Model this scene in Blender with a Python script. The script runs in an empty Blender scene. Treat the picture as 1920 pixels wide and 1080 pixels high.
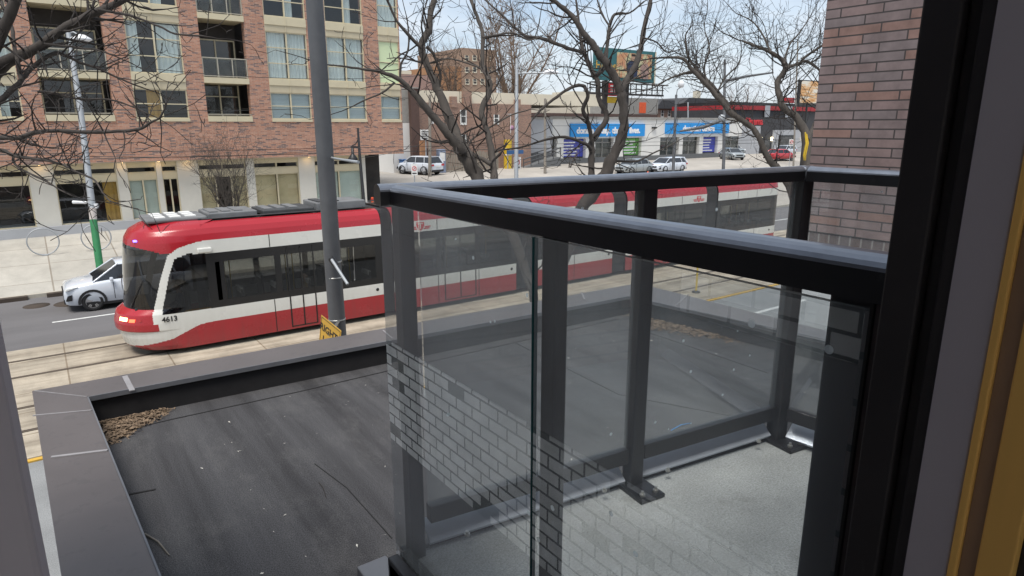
import bpy, bmesh, math, random
import numpy as np
from mathutils import Vector, Matrix
random.seed(7)
S = bpy.context.scene
COL = S.collection
PI = math.pi
R = math.radians
# ------------------------------------------------------------------ camera geometry
F = 1230.0; PITCH = math.atan(305 / F); AZ = R(35.75); H = 6.4
_cp, _sp = math.cos(PITCH), math.sin(PITCH)
FW = Vector((math.sin(AZ) * _cp, math.cos(AZ) * _cp, -_sp))
RT = Vector((math.cos(AZ), -math.sin(AZ), 0)); UP = RT.cross(FW)
CAM = Vector((0, 0, H))
def ray(px, py): return FW * F + RT * (px - 960) + UP * (540 - py)
def at(px, py, d): return CAM + ray(px, py) * (d / F)          # world point at depth d
def on(px, py, X=None, Y=None, Z=None):                          # meeting of a sight line with a plane
    d = ray(px, py)
    t = (Z - H) / d.z if Z is not None else (Y / d.y if Y is not None else X / d.x)
    return CAM + d * t
cd = bpy.data.cameras.new('camera'); cam = bpy.data.objects.new('camera', cd); COL.objects.link(cam)
cd.sensor_width = 36; cd.lens = F / 1920 * 36; cd.clip_start = 0.02; cd.clip_end = 3000
cam.matrix_world = Matrix(((RT.x, UP.x, -FW.x, 0), (RT.y, UP.y, -FW.y, 0), (RT.z, UP.z, -FW.z, H), (0, 0, 0, 1)))
S.camera = cam

# ------------------------------------------------------------------ materials
def lin(c):
    return tuple(((v / 255) / 12.92 if v <= 10 else ((v / 255 + 0.055) / 1.055) ** 2.4) for v in c)
def newmat(name):
    m = bpy.data.materials.new(name); m.use_nodes = True
    nt = m.node_tree; b = nt.nodes['Principled BSDF']
    return m, nt, b
def N(nt, typ, **kw):
    n = nt.nodes.new('ShaderNode' + typ)
    for k, v in kw.items():
        if k in n.inputs.keys() if isinstance(k, str) else False: n.inputs[k].default_value = v
        else: setattr(n, k, v)
    return n
def coords(nt, scale=(1, 1, 1), rot=(0, 0, 0), kind='Object'):
    t = nt.nodes.new('ShaderNodeTexCoord'); mp = nt.nodes.new('ShaderNodeMapping')
    mp.inputs['Scale'].default_value = scale; mp.inputs['Rotation'].default_value = rot
    nt.links.new(t.outputs[kind], mp.inputs['Vector']); return mp.outputs['Vector']
def noise(nt, vec, scale, detail=4, rough=0.6):
    n = nt.nodes.new('ShaderNodeTexNoise'); n.inputs['Scale'].default_value = scale
    n.inputs['Detail'].default_value = detail; n.inputs['Roughness'].default_value = rough
    if vec is not None: nt.links.new(vec, n.inputs['Vector'])
    return n.outputs['Fac']
def ramp(nt, fac, stops):
    r = nt.nodes.new('ShaderNodeValToRGB'); e = r.color_ramp.elements
    while len(e) < len(stops): e.new(0.5)
    for k, (p, c) in enumerate(stops): e[k].position = p; e[k].color = (*c[:3], 1)
    nt.links.new(fac, r.inputs['Fac']); return r.outputs['Color']
def mixc(nt, fac, a, b, mode='MIX'):
    m = nt.nodes.new('ShaderNodeMix'); m.data_type = 'RGBA'; m.blend_type = mode
    for sock, v in ((m.inputs['Factor'], fac), (m.inputs['A'], a), (m.inputs['B'], b)):
        if isinstance(v, (int, float)): sock.default_value = v
        elif isinstance(v, tuple): sock.default_value = (*v[:3], 1)
        else: nt.links.new(v, sock)
    return m.outputs['Result']
def bump(nt, b, h, strength=0.3, dist=0.01):
    n = nt.nodes.new('ShaderNodeBump'); n.inputs['Strength'].default_value = strength; n.inputs['Distance'].default_value = dist
    nt.links.new(h, n.inputs['Height']); nt.links.new(n.outputs['Normal'], b.inputs['Normal'])
def mat(name, c, rough=0.6, metal=0.0, var=0.15, scale=3.0, fine=0.0, fscale=80, bmp=0.0, spec=0.5, coat=0.0, aniso=None):
    m, nt, b = newmat(name)
    v = coords(nt, aniso or (1, 1, 1))
    a = tuple(x * (1 - var) for x in c); d = tuple(min(1, x * (1 + var)) for x in c)
    f = noise(nt, v, scale, 5, 0.65)
    col = ramp(nt, f, [(0.3, a), (0.7, d)])
    if fine:
        f2 = noise(nt, coords(nt), fscale, 2, 0.5)
        col = mixc(nt, 1.0, col, ramp(nt, f2, [(0.35, (1 - fine,) * 3), (0.65, (1 + fine,) * 3)]), 'MULTIPLY')
        if bmp: bump(nt, b, f2, bmp)
    elif bmp: bump(nt, b, f, bmp)
    nt.links.new(col, b.inputs['Base Color'])
    rr = nt.nodes.new('ShaderNodeMapRange'); rr.inputs['To Min'].default_value = max(0.02, rough - 0.07); rr.inputs['To Max'].default_value = min(1, rough + 0.07)
    nt.links.new(f, rr.inputs['Value']); nt.links.new(rr.outputs['Result'], b.inputs['Roughness'])
    b.inputs['Metallic'].default_value = metal; b.inputs['Specular IOR Level'].default_value = spec
    if coat: b.inputs['Coat Weight'].default_value = coat; b.inputs['Coat Roughness'].default_value = 0.08
    return m
def brickmat(name, c1, c2, mortar, bw, bh, ms=0.008, offset=0.5, extra=None, dark=None, bmp=0.4, rough=0.85, swap=False, freq=2, darkat=None):
    """bricks laid on upright faces: (x + y, z) of the object"""
    m, nt, b = newmat(name)
    t = nt.nodes.new('ShaderNodeTexCoord'); s = nt.nodes.new('ShaderNodeSeparateXYZ'); nt.links.new(t.outputs['Object'], s.inputs[0])
    ad = nt.nodes.new('ShaderNodeMath'); ad.operation = 'ADD'; nt.links.new(s.outputs['X'], ad.inputs[0]); nt.links.new(s.outputs['Y'], ad.inputs[1])
    cb = nt.nodes.new('ShaderNodeCombineXYZ')
    if swap: nt.links.new(ad.outputs[0], cb.inputs['Y']); nt.links.new(s.outputs['Z'], cb.inputs['X'])
    else: nt.links.new(ad.outputs[0], cb.inputs['X']); nt.links.new(s.outputs['Z'], cb.inputs['Y'])
    k = nt.nodes.new('ShaderNodeTexBrick'); nt.links.new(cb.outputs[0], k.inputs['Vector'])
    k.inputs['Scale'].default_value = 1; k.inputs['Brick Width'].default_value = bw; k.inputs['Row Height'].default_value = bh
    k.inputs['Mortar Size'].default_value = ms; k.inputs['Mortar Smooth'].default_value = 0.1; k.offset = offset; k.offset_frequency = freq
    k.inputs['Color1'].default_value = (0, 0, 0, 1); k.inputs['Color2'].default_value = (1, 1, 1, 1); k.inputs['Mortar'].default_value = (0, 0, 0, 1)
    k.inputs['Bias'].default_value = 0
    stops = [(0.0, c1), (0.45, c2)]
    if extra: stops = [(0.0, c1), (0.35, c2), (0.65, extra)]
    if dark: stops.append((darkat or (0.8 if extra else .9), dark))
    rp = nt.nodes.new('ShaderNodeValToRGB'); rp.color_ramp.interpolation = 'CONSTANT'
    e = rp.color_ramp.elements
    while len(e) < len(stops): e.new(0.5)
    for q, (p, c) in enumerate(stops): e[q].position = p; e[q].color = (*c, 1)
    nt.links.new(k.outputs['Color'], rp.inputs['Fac'])
    nz = noise(nt, coords(nt, (1, 1, 1)), 9, 4)
    colr = mixc(nt, 1.0, rp.outputs['Color'], ramp(nt, nz, [(0.3, (.78,) * 3), (0.7, (1.2,) * 3)]), 'MULTIPLY')
    big = noise(nt, coords(nt, (1, 1, .5)), .5, 4)
    colr = mixc(nt, 1.0, colr, ramp(nt, big, [(0.3, (.86,) * 3), (0.7, (1.12,) * 3)]), 'MULTIPLY')
    colr = mixc(nt, k.outputs['Fac'], colr, mortar)
    nt.links.new(colr, b.inputs['Base Color']); b.inputs['Roughness'].default_value = rough
    inv = nt.nodes.new('ShaderNodeMath'); inv.operation = 'SUBTRACT'; inv.inputs[0].default_value = 1; nt.links.new(k.outputs['Fac'], inv.inputs[1])
    bump(nt, b, inv.outputs[0], bmp, 0.006)
    return m
def glassmat(name, tint=(0.9, 0.95, 0.94), refl=1.0, dust_veil=0.0, veil_col=(.6, .62, .62), spots=0.0, rough=0.0):
    """thin clear pane: tinted see-through + Fresnel mirror + a film of dust and dried drops, the pale film also painting in reflected haze"""
    m, nt, b = newmat(name); nt.nodes.remove(b); out = nt.nodes['Material Output']
    tr = nt.nodes.new('ShaderNodeBsdfTransparent'); tr.inputs[0].default_value = (*tint, 1)
    gl = nt.nodes.new('ShaderNodeBsdfGlossy'); gl.inputs['Roughness'].default_value = rough; gl.inputs['Color'].default_value = (1, 1, 1, 1)
    fr = nt.nodes.new('ShaderNodeFresnel'); fr.inputs['IOR'].default_value = 1.5
    ge = nt.nodes.new('ShaderNodeNewGeometry'); ou = nt.nodes.new('ShaderNodeMath'); ou.operation = 'SUBTRACT'; ou.inputs[0].default_value = 1; nt.links.new(ge.outputs['Backfacing'], ou.inputs[1])
    m0 = nt.nodes.new('ShaderNodeMath'); m0.operation = 'MULTIPLY'; nt.links.new(fr.outputs[0], m0.inputs[0]); nt.links.new(ou.outputs[0], m0.inputs[1])
    ml = nt.nodes.new('ShaderNodeMath'); ml.operation = 'MULTIPLY'; ml.use_clamp = True; ml.inputs[1].default_value = refl; nt.links.new(m0.outputs[0], ml.inputs[0])
    mx = nt.nodes.new('ShaderNodeMixShader'); nt.links.new(ml.outputs[0], mx.inputs[0]); nt.links.new(tr.outputs[0], mx.inputs[1]); nt.links.new(gl.outputs[0], mx.inputs[2])
    last = mx.outputs[0]
    if dust_veil or spots:
        d1 = nt.nodes.new('ShaderNodeBsdfDiffuse'); d1.inputs['Color'].default_value = (*[x * .6 for x in veil_col], 1)
        d2 = nt.nodes.new('ShaderNodeBsdfTranslucent'); d2.inputs['Color'].default_value = (*[x * .6 for x in veil_col], 1)
        df = nt.nodes.new('ShaderNodeAddShader'); nt.links.new(d1.outputs[0], df.inputs[0]); nt.links.new(d2.outputs[0], df.inputs[1])
        f = noise(nt, coords(nt, (1, 1, .6)), 3.0, 6, 0.65)
        mr = nt.nodes.new('ShaderNodeMapRange'); mr.inputs['From Min'].default_value = .3; mr.inputs['From Max'].default_value = .75
        mr.inputs['To Min'].default_value = dust_veil * .55; mr.inputs['To Max'].default_value = dust_veil * 1.6; nt.links.new(f, mr.inputs['Value'])
        fac = mr.outputs[0]
        dm = nt.nodes.new('ShaderNodeMath'); dm.operation = 'MULTIPLY'; nt.links.new(fac, dm.inputs[0]); nt.links.new(ou.outputs[0], dm.inputs[1]); fac = dm.outputs[0]
        if spots:
            vo = nt.nodes.new('ShaderNodeTexVoronoi'); vo.inputs['Scale'].default_value = 9; nt.links.new(coords(nt), vo.inputs['Vector'])
            lt = nt.nodes.new('ShaderNodeMath'); lt.operation = 'LESS_THAN'; lt.inputs[1].default_value = spots; nt.links.new(vo.outputs['Distance'], lt.inputs[0])
            sc = nt.nodes.new('ShaderNodeMath'); sc.operation = 'MULTIPLY'; sc.inputs[1].default_value = .75; nt.links.new(lt.outputs[0], sc.inputs[0])
            mxm = nt.nodes.new('ShaderNodeMath'); mxm.operation = 'MAXIMUM'; nt.links.new(fac, mxm.inputs[0]); nt.links.new(sc.outputs[0], mxm.inputs[1]); fac = mxm.outputs[0]
        m2 = nt.nodes.new('ShaderNodeMixShader'); nt.links.new(fac, m2.inputs[0]); nt.links.new(last, m2.inputs[1]); nt.links.new(df.outputs[0], m2.inputs[2]); last = m2.outputs[0]
    nt.links.new(last, out.inputs['Surface'])
    return m
def emit(name, c, s):
    m, nt, b = newmat(name); b.inputs['Base Color'].default_value = (*c, 1); b.inputs['Emission Color'].default_value = (*c, 1); b.inputs['Emission Strength'].default_value = s
    return m
def slabmat(name, c, w, h, joint, ms=0.02, var=.12, stain=.75, offset=0.0, fine=.1):
    """concrete in slabs with joints, stained, for level ground (x, y of the object)"""
    m, nt, b = newmat(name)
    k = nt.nodes.new('ShaderNodeTexBrick'); nt.links.new(coords(nt), k.inputs['Vector'])
    k.inputs['Scale'].default_value = 1; k.inputs['Brick Width'].default_value = w; k.inputs['Row Height'].default_value = h; k.inputs['Mortar Size'].default_value = ms; k.offset = offset
    k.inputs['Color1'].default_value = (*[x * (1 - var) for x in c], 1); k.inputs['Color2'].default_value = (*[x * (1 + var) for x in c], 1); k.inputs['Mortar'].default_value = (*joint, 1)
    f = noise(nt, coords(nt, (1, .6, 1)), 1.1, 8, .7)
    col = mixc(nt, 1, k.outputs['Color'], ramp(nt, f, [(.3, (stain,) * 3), (.65, (1.08,) * 3)]), 'MULTIPLY')
    f2 = noise(nt, coords(nt), 60, 2)
    col = mixc(nt, 1, col, ramp(nt, f2, [(.3, (1 - fine,) * 3), (.7, (1 + fine,) * 3)]), 'MULTIPLY')
    nt.links.new(col, b.inputs['Base Color']); b.inputs['Roughness'].default_value = .85
    return m

M = {}
M['black'] = mat('black_powder_coat', (.007, .007, .009), .38, var=.25, scale=12, spec=.5)
M['cap'] = mat('rail_cap_sky_sheen', (.21, .23, .27), .32, metal=.7, var=.15, scale=20, spec=.7, coat=.3)  # lighter top of the black rail: sky sheen put into the colour
M['steelblue'] = mat('flashing_metal', (.55, .60, .68), .4, metal=.35, var=.1, scale=6)
M['bolt'] = mat('galvanised_bolt', (.5, .5, .48), .4, metal=.9)
M['bglass'] = glassmat('balcony_glass', (.972, .985, .985), 3.5, .085, (.80, .90, .94), .05)  # pale film: some dust, plus a painted veil of reflected light
M['bglass_edge'] = mat('glass_edge_teal', (.01, .045, .05), .15)
M['balc'] = mat('balcony_concrete', (.385, .405, .405), .9, var=.2, scale=2.2, fine=.2, fscale=160, bmp=.35)
M['roof'] = None
M['coping'] = mat('parapet_coping', (.13, .115, .113), .42, metal=.2, var=.1, scale=2.5, spec=.6)
M['lip'] = mat('bent_metal_edge', (.17, .175, .19), .4, metal=.3)
M['seam'] = mat('coping_joint_sealant', (.26, .25, .255), .7)
M['dimrail'] = mat('cream_grey_railing', (.42, .39, .32), .6)
M['inner'] = mat('roof_upstand', (.018, .017, .018), .9, var=.3, scale=4)
M['litter'] = mat('dry_leaves', (.19, .135, .09), .9, var=.75, scale=55)
M['pebble'] = mat('pale_grit', (.55, .53, .48), .9, var=.3, scale=20)
M['brown_brick'] = brickmat('long_brown_brick', (.225, .175, .172), (.24, .175, .168), (.055, .047, .047), .275, .0595, .005, .4, extra=(.205, .168, .168), dark=(.265, .165, .14))
M['clad'] = mat('mauve_grey_cladding', (.16, .145, .152), .5, var=.08, scale=1.5)
M['soldier'] = brickmat('soldier_brick', (.13, .105, .105), (.15, .115, .11), (.27, .25, .24), .29, .075, .006, 0, swap=True)
M['pale_brick'] = brickmat('pale_grey_brick', (.84, .83, .78), (.88, .87, .83), (.03, .03, .03), .155, .067, .006, .5, extra=(.8, .78, .74), dark=(.05, .05, .05), darkat=.9, freq=2)
M['apt_brick'] = brickmat('mixed_red_brick', (.46, .225, .145), (.39, .19, .125), (.42, .33, .28), .30, .075, .008, .37, extra=(.50, .27, .185), dark=(.19, .12, .105), bmp=.2)
M['beige'] = mat('cream_metal_panel', (.60, .53, .37), .55, var=.05, scale=1.5)
M['beige2'] = mat('cream_spandrel', (.54, .47, .33), .55, var=.06, scale=1.5)
M['store_white'] = mat('pale_limestone_panel', (.62, .60, .54), .7, var=.07, scale=.8)
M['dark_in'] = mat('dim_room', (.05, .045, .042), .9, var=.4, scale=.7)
M['warm_in'] = mat('yellow_beige_blind', (.66, .54, .34), .9, var=.3, scale=.4)  # yellow-beige cloth of the storefront blinds
M['curtain'] = mat('grey_blue_curtain', (.74, .80, .80), .9, var=.2, scale=1, aniso=(14, 14, .1))
M['blind'] = mat('blue_grey_blind', (.48, .56, .60), .8, var=.12, scale=1, aniso=(.1, .1, 9))
M['ochre'] = mat('ochre_curtain', (.5, .3, .08), .9, var=.15)
M['pane'] = glassmat('house_window_glass', (.9, .92, .915), 1.6, 0)
M['frost'] = mat('milky_storefront_glass', (.66, .72, .66), .2, var=.12, scale=.6)
M['green_frost'] = mat('pale_green_glazing', (.62, .72, .45), .25, var=.06, scale=.6)
M['balc_glass'] = glassmat('balustrade_glass', (.62, .66, .64), 1.0, .1)
M['asphalt'] = mat('asphalt', (.135, .13, .133), .9, var=.14, scale=.7, fine=.16, fscale=70, aniso=(.25, 1, 1))
M['near_asphalt'] = mat('pale_asphalt', (.23, .235, .235), .9, var=.14, scale=1.3, fine=.2, fscale=60)
M['track'] = slabmat('track_concrete', (.425, .37, .29), 2.4, 1.36, (.25, .2, .14), .02, .07, .66)
M['walk'] = slabmat('sidewalk_concrete', (.43, .41, .365), 2.6, 2.9, (.26, .23, .19), .03, .05, .82)
M['apron'] = mat('worn_concrete_apron', (.37, .34, .30), .9, var=.2, scale=.25, fine=.08, fscale=20)
M['kerb'] = mat('kerb_concrete', (.42, .39, .33), .9, var=.15, scale=3)
M['soil'] = mat('far_ground', (.2, .2, .17), .95, var=.3, scale=.05)
M['rail_steel'] = mat('rail_steel', (.16, .13, .1), .45, metal=.5)
M['groove'] = mat('rail_groove', (.06, .045, .035), .9)
M['white_line'] = mat('white_road_paint', (.62, .62, .6), .8, var=.2, scale=8)
M['yellow_line'] = mat('yellow_road_paint', (.55, .33, .05), .8, var=.2, scale=6)
M['red'] = mat('tram_red', (.37, .012, .022), .25, var=.06, scale=.6, coat=.35)
M['white'] = mat('tram_white', (.66, .66, .62), .28, var=.05, scale=.5, coat=.3)
def filmed(name, c, dirt):
    m = mat(name, c, .27, var=.05, scale=.6, coat=.3); nt = m.node_tree; b = nt.nodes['Principled BSDF']; src = b.inputs['Base Color'].links[0].from_socket
    t = nt.nodes.new('ShaderNodeTexCoord'); s = nt.nodes.new('ShaderNodeSeparateXYZ'); nt.links.new(t.outputs['Object'], s.inputs[0])
    mr = nt.nodes.new('ShaderNodeMapRange'); mr.inputs['From Min'].default_value = .15; mr.inputs['From Max'].default_value = 1.25; mr.inputs['To Min'].default_value = .75; mr.inputs['To Max'].default_value = .05; nt.links.new(s.outputs['Z'], mr.inputs['Value'])
    st = noise(nt, coords(nt, (5, 5, .5)), 1.5, 6, .7); ml = nt.nodes.new('ShaderNodeMath'); ml.operation = 'MULTIPLY'; nt.links.new(mr.outputs[0], ml.inputs[0]); nt.links.new(st, ml.inputs[1])
    nt.links.new(mixc(nt, ml.outputs[0], src, dirt), b.inputs['Base Color']); return m
M['red'] = filmed('tram_red_filmed', (.37, .012, .022), (.10, .05, .045)); M['white'] = filmed('tram_white_filmed', (.66, .66, .62), (.25, .22, .18))
M['tblack'] = mat('tram_black_trim', (.012, .012, .013), .25)
M['bellow'] = mat('bellows_rubber', (.02, .02, .021), .8)
M['tglass'] = glassmat('tram_tinted_glass', (.60, .61, .60), 1.3, 0)
M['wglass'] = glassmat('tram_windscreen', (.20, .205, .21), 1.4, 0)
M['roofgrey'] = mat('roof_equipment_grey', (.17, .175, .18), .5, var=.2, scale=2)
M['roofdark'] = mat('roof_equipment_dark', (.05, .052, .055), .6, var=.3, scale=2)
M['tin'] = mat('tram_interior', (.5, .5, .48), .6)
M['tfloor'] = mat('tram_floor', (.06, .06, .065), .7)
M['seatred'] = mat('tram_seat', (.05, .045, .05), .7)
M['seatpale'] = mat('seat_back_pale', (.4, .4, .4), .6)
M['ledblue'] = emit('blue_marker_lamp', (.12, .1, 1), 4)
M['lampwarm'] = emit('warm_headlamp', (1, .6, .25), 4.0)
M['lampred'] = emit('amber_marker_lamp', (1, .12, .05), 1.6)
M['skin'] = mat('skin', (.42, .26, .18), .6, var=.05)
M['hair'] = mat('dark_hair', (.02, .015, .012), .7)
for n, c in dict(coat_black=(.015, .015, .018), coat_ochre=(.3, .2, .08), coat_navy=(.03, .04, .08), coat_grey=(.12, .12, .125)).items(): M[n] = mat(n, c, .9)
M['pole_dark'] = mat('painted_steel_pole', (.085, .088, .095), .5, var=.15, scale=3)
M['pole_grey'] = mat('galvanised_pole', (.36, .38, .4), .5, metal=.3, var=.12, scale=3)
M['pole_wood'] = mat('weathered_wood_pole', (.2, .18, .155), .9, var=.2, scale=6, aniso=(1, 1, .1))
M['iron'] = mat('cast_iron_black', (.016, .016, .017), .45)
M['green'] = mat('green_paint', (.03, .2, .075), .6)
M['label'] = mat('pasted_notices', (.5, .45, .42), .8, var=.2, scale=20)
M['lens'] = mat('lamp_lens', (.75, .76, .78), .3)
M['sign_yellow'] = mat('yellow_sign_sheet', (.62, .36, .05), .5)
M['sign_white'] = mat('white_sign_sheet', (.72, .72, .7), .5)
M['ink'] = mat('black_ink', (.015, .015, .015), .6)
M['inkwhite'] = mat('white_lettering', (.8, .8, .8), .5)
M['inkred'] = mat('red_lettering', (.55, .03, .04), .5)
M['bark'] = mat('dark_bark', (.052, .044, .039), .95, var=.4, scale=9, bmp=.6, aniso=(1, 1, .25))
M['bark2'] = mat('grey_bark', (.072, .062, .054), .95, var=.35, scale=9, bmp=.5, aniso=(1, 1, .25))
M['twig'] = mat('twig_bark', (.036, .03, .027), .95, var=.3, scale=10)
M['fartwig'] = mat('far_twig', (.17, .12, .09), .95, var=.3, scale=2)
M['wire'] = mat('cable', (.03, .03, .03), .6)
M['store'] = mat('white_render', (.72, .71, .68), .7, var=.05, scale=.4)
M['store_grey'] = mat('grey_render', (.40, .41, .43), .8, var=.08, scale=.4)
M['base_grey'] = mat('dark_grey_plinth', (.13, .135, .14), .8, var=.1)
M['signblue'] = mat('blue_sign_face', (.012, .27, .68), .4, var=.03)
M['posterblue'] = mat('violet_blue_poster', (.06, .075, .42), .5, var=.08)
M['postergreen'] = mat('green_poster', (.12, .35, .07), .5, var=.1)
M['shopglass'] = mat('dark_shop_glass', (.07, .07, .07), .12, var=.7, scale=1.2)
M['redbrick'] = brickmat('old_red_brick', (.32, .19, .14), (.29, .165, .125), (.28, .22, .18), .24, .08, .01, .5, extra=(.35, .21, .155), dark=(.24, .15, .12), bmp=.1)
M['cream_far'] = mat('cream_render', (.66, .60, .48), .8, var=.08, scale=.3)
M['tan_far'] = brickmat('tan_brick', (.36, .24, .17), (.33, .22, .16), (.3, .22, .17), .5, .2, .02, .5, bmp=.05)
M['pink_far'] = brickmat('pink_brick', (.38, .24, .2), (.35, .22, .19), (.3, .22, .2), .5, .2, .02, .5, bmp=.05)
M['brown_far'] = mat('dark_brown_cladding', (.1, .06, .05), .8)
M['grey_far'] = mat('grey_cladding', (.30, .29, .27), .8)
M['charcoal'] = mat('charcoal_facade', (.045, .045, .05), .7, var=.15)
M['bandred'] = mat('red_fascia', (.36, .02, .025), .5)
M['roofslate'] = mat('dark_shingle', (.06, .06, .065), .9, var=.25, scale=2)
M['orangebrick'] = brickmat('orange_brick', (.42, .2, .09), (.38, .17, .08), (.3, .2, .12), .24, .08, .01, .5, bmp=.1)
M['fence'] = mat('weathered_fence', (.26, .23, .19), .9, var=.3, scale=3, aniso=(4, 4, .3))
M['teal'] = mat('teal_billboard', (.03, .13, .14), .6)
M['poster1'] = None
M['rust'] = mat('dark_steel_frame', (.06, .052, .05), .7)
M['bin_blue'] = mat('blue_plastic', (.03, .1, .25), .5)
M['yellow'] = mat('yellow_paint', (.62, .42, .03), .5)
M['orange'] = mat('orange_plastic', (.75, .12, .04), .5)
M['carwhite'] = mat('white_car_paint', (.62, .66, .72), .2, var=.02, coat=.8)
M['carsilver'] = mat('silver_car_paint', (.35, .38, .39), .25, metal=.3, var=.02, coat=.8)
M['carred'] = mat('red_car_paint', (.45, .02, .03), .25, var=.02, coat=.8)
M['cardark'] = mat('black_car_trim', (.015, .015, .017), .5)
M['carglass'] = mat('car_glass', (.015, .017, .02), .06, var=.2, spec=.9)
M['tyre'] = mat('tyre_rubber', (.018, .018, .019), .85)
M['rim'] = mat('alloy_rim', (.45, .45, .45), .3, metal=.8)
M['headlamp'] = mat('headlamp_glass', (.7, .72, .72), .1)
M['taillamp'] = mat('tail_lamp', (.4, .03, .03), .2)
M['frame_black'] = mat('window_frame_black', (.022, .018, .019), .5, var=.3, scale=4)
M['jamb'] = mat('grey_jamb_paint', (.42, .38, .41), .8, var=.05)
M['wood'] = mat('ochre_wood_casing', (.85, .48, .12), .6, var=.08, aniso=(3, 3, .2))
M['groove_brown'] = mat('brown_casing', (.34, .22, .14), .7)
M['plaster'] = mat('room_plaster', (.78, .74, .7), .9)

# roof membrane: dark granules, worn paler patches and streaks
m, nt, b = newmat('granulated_roofing'); M['roof'] = m
f1 = noise(nt, coords(nt, (2.2, .12, 1), (0, 0, R(12))), 1.7, 5, .6); f2 = noise(nt, coords(nt), 110, 3, .6); f3 = noise(nt, coords(nt, (1, .5, 1)), 1.7, 9, .78)
c = ramp(nt, f1, [(.3, (.036, .035, .037)), (.5, (.060, .059, .062)), (.72, (.084, .083, .086))])
c = mixc(nt, ramp(nt, f3, [(.5, (0, 0, 0)), (.75, (.65, .65, .65))]), c, (.12, .117, .115))
c = mixc(nt, 1, c, ramp(nt, f2, [(.3, (.45,) * 3), (.7, (1.7,) * 3)]), 'MULTIPLY')
nt.links.new(c, b.inputs['Base Color']); b.inputs['Roughness'].default_value = .95; b.inputs['Specular IOR Level'].default_value = .25; bump(nt, b, f2, .8, .008)
m = M['balc']; nt = m.node_tree; b = nt.nodes['Principled BSDF']; src = b.inputs['Base Color'].links[0].from_socket
f5 = noise(nt, coords(nt), 75, 3, .7); f6 = noise(nt, coords(nt), 3.2, 8, .75); f7 = noise(nt, coords(nt), 1.3, 5, .6)
c = mixc(nt, ramp(nt, f5, [(.58, (0, 0, 0)), (.70, (.5, .5, .5))]), src, (.12, .125, .12))
c = mixc(nt, ramp(nt, f6, [(.54, (0, 0, 0)), (.72, (.6, .6, .6))]), c, (.13, .125, .105))
c = mixc(nt, 1, c, ramp(nt, f7, [(.35, (.8, .8, .8)), (.65, (1.12, 1.12, 1.12))]), 'MULTIPLY'); nt.links.new(c, b.inputs['Base Color'])
for k_, c_, lo in (('black', (.06, .063, .068), .66), ('cap', (.22, .235, .27), .62), ('frame_black', (.06, .055, .055), .62), ('coping', (.05, .046, .046), .60), ('coping', (.2, .19, .185), .66)):
    m = M[k_]; nt = m.node_tree; b = nt.nodes['Principled BSDF']; src = b.inputs['Base Color'].links[0].from_socket
    f8 = noise(nt, coords(nt, (1, 1, .35) if k_ != 'coping' else (1, 1, 1)), 14 if k_ != 'coping' else 5, 8, .8)
    nt.links.new(mixc(nt, ramp(nt, f8, [(lo - .06, (0, 0, 0)), (lo + .1, (.7, .7, .7))]), src, c_), b.inputs['Base Color'])
m = M['track']; nt = m.node_tree; b = nt.nodes['Principled BSDF']; src = b.inputs['Base Color'].links[0].from_socket
f9 = noise(nt, coords(nt, (.12, 1.6, 1)), 1.2, 6, .7); f10 = noise(nt, coords(nt, (.5, .8, 1)), .8, 7, .7)
c = mixc(nt, 1, src, ramp(nt, f9, [(.34, (.62, .60, .58)), (.58, (1.05, 1.05, 1.05))]), 'MULTIPLY')
nt.links.new(mixc(nt, ramp(nt, f10, [(.58, (0, 0, 0)), (.70, (.6, .6, .6))]), c, (.25, .22, .18)), b.inputs['Base Color'])
# billboard picture: sandy landscape colours
m, nt, b = newmat('billboard_picture'); M['poster1'] = m
f1 = noise(nt, coords(nt), .5, 5, .6)
nt.links.new(ramp(nt, f1, [(.3, (.25, .32, .2)), (.45, (.55, .5, .3)), (.55, (.5, .22, .12)), (.7, (.6, .45, .2))]), b.inputs['Base Color']); b.inputs['Roughness'].default_value = .6
m, nt, b = newmat('orange_banner_print'); M['poster2'] = m
f1 = noise(nt, coords(nt, (.3, .3, 2)), 1.2, 3, .6)
nt.links.new(ramp(nt, f1, [(.35, (.5, .22, .06)), (.5, (.7, .42, .2)), (.6, (.75, .7, .6))]), b.inputs['Base Color']); b.inputs['Roughness'].default_value = .6

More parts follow.
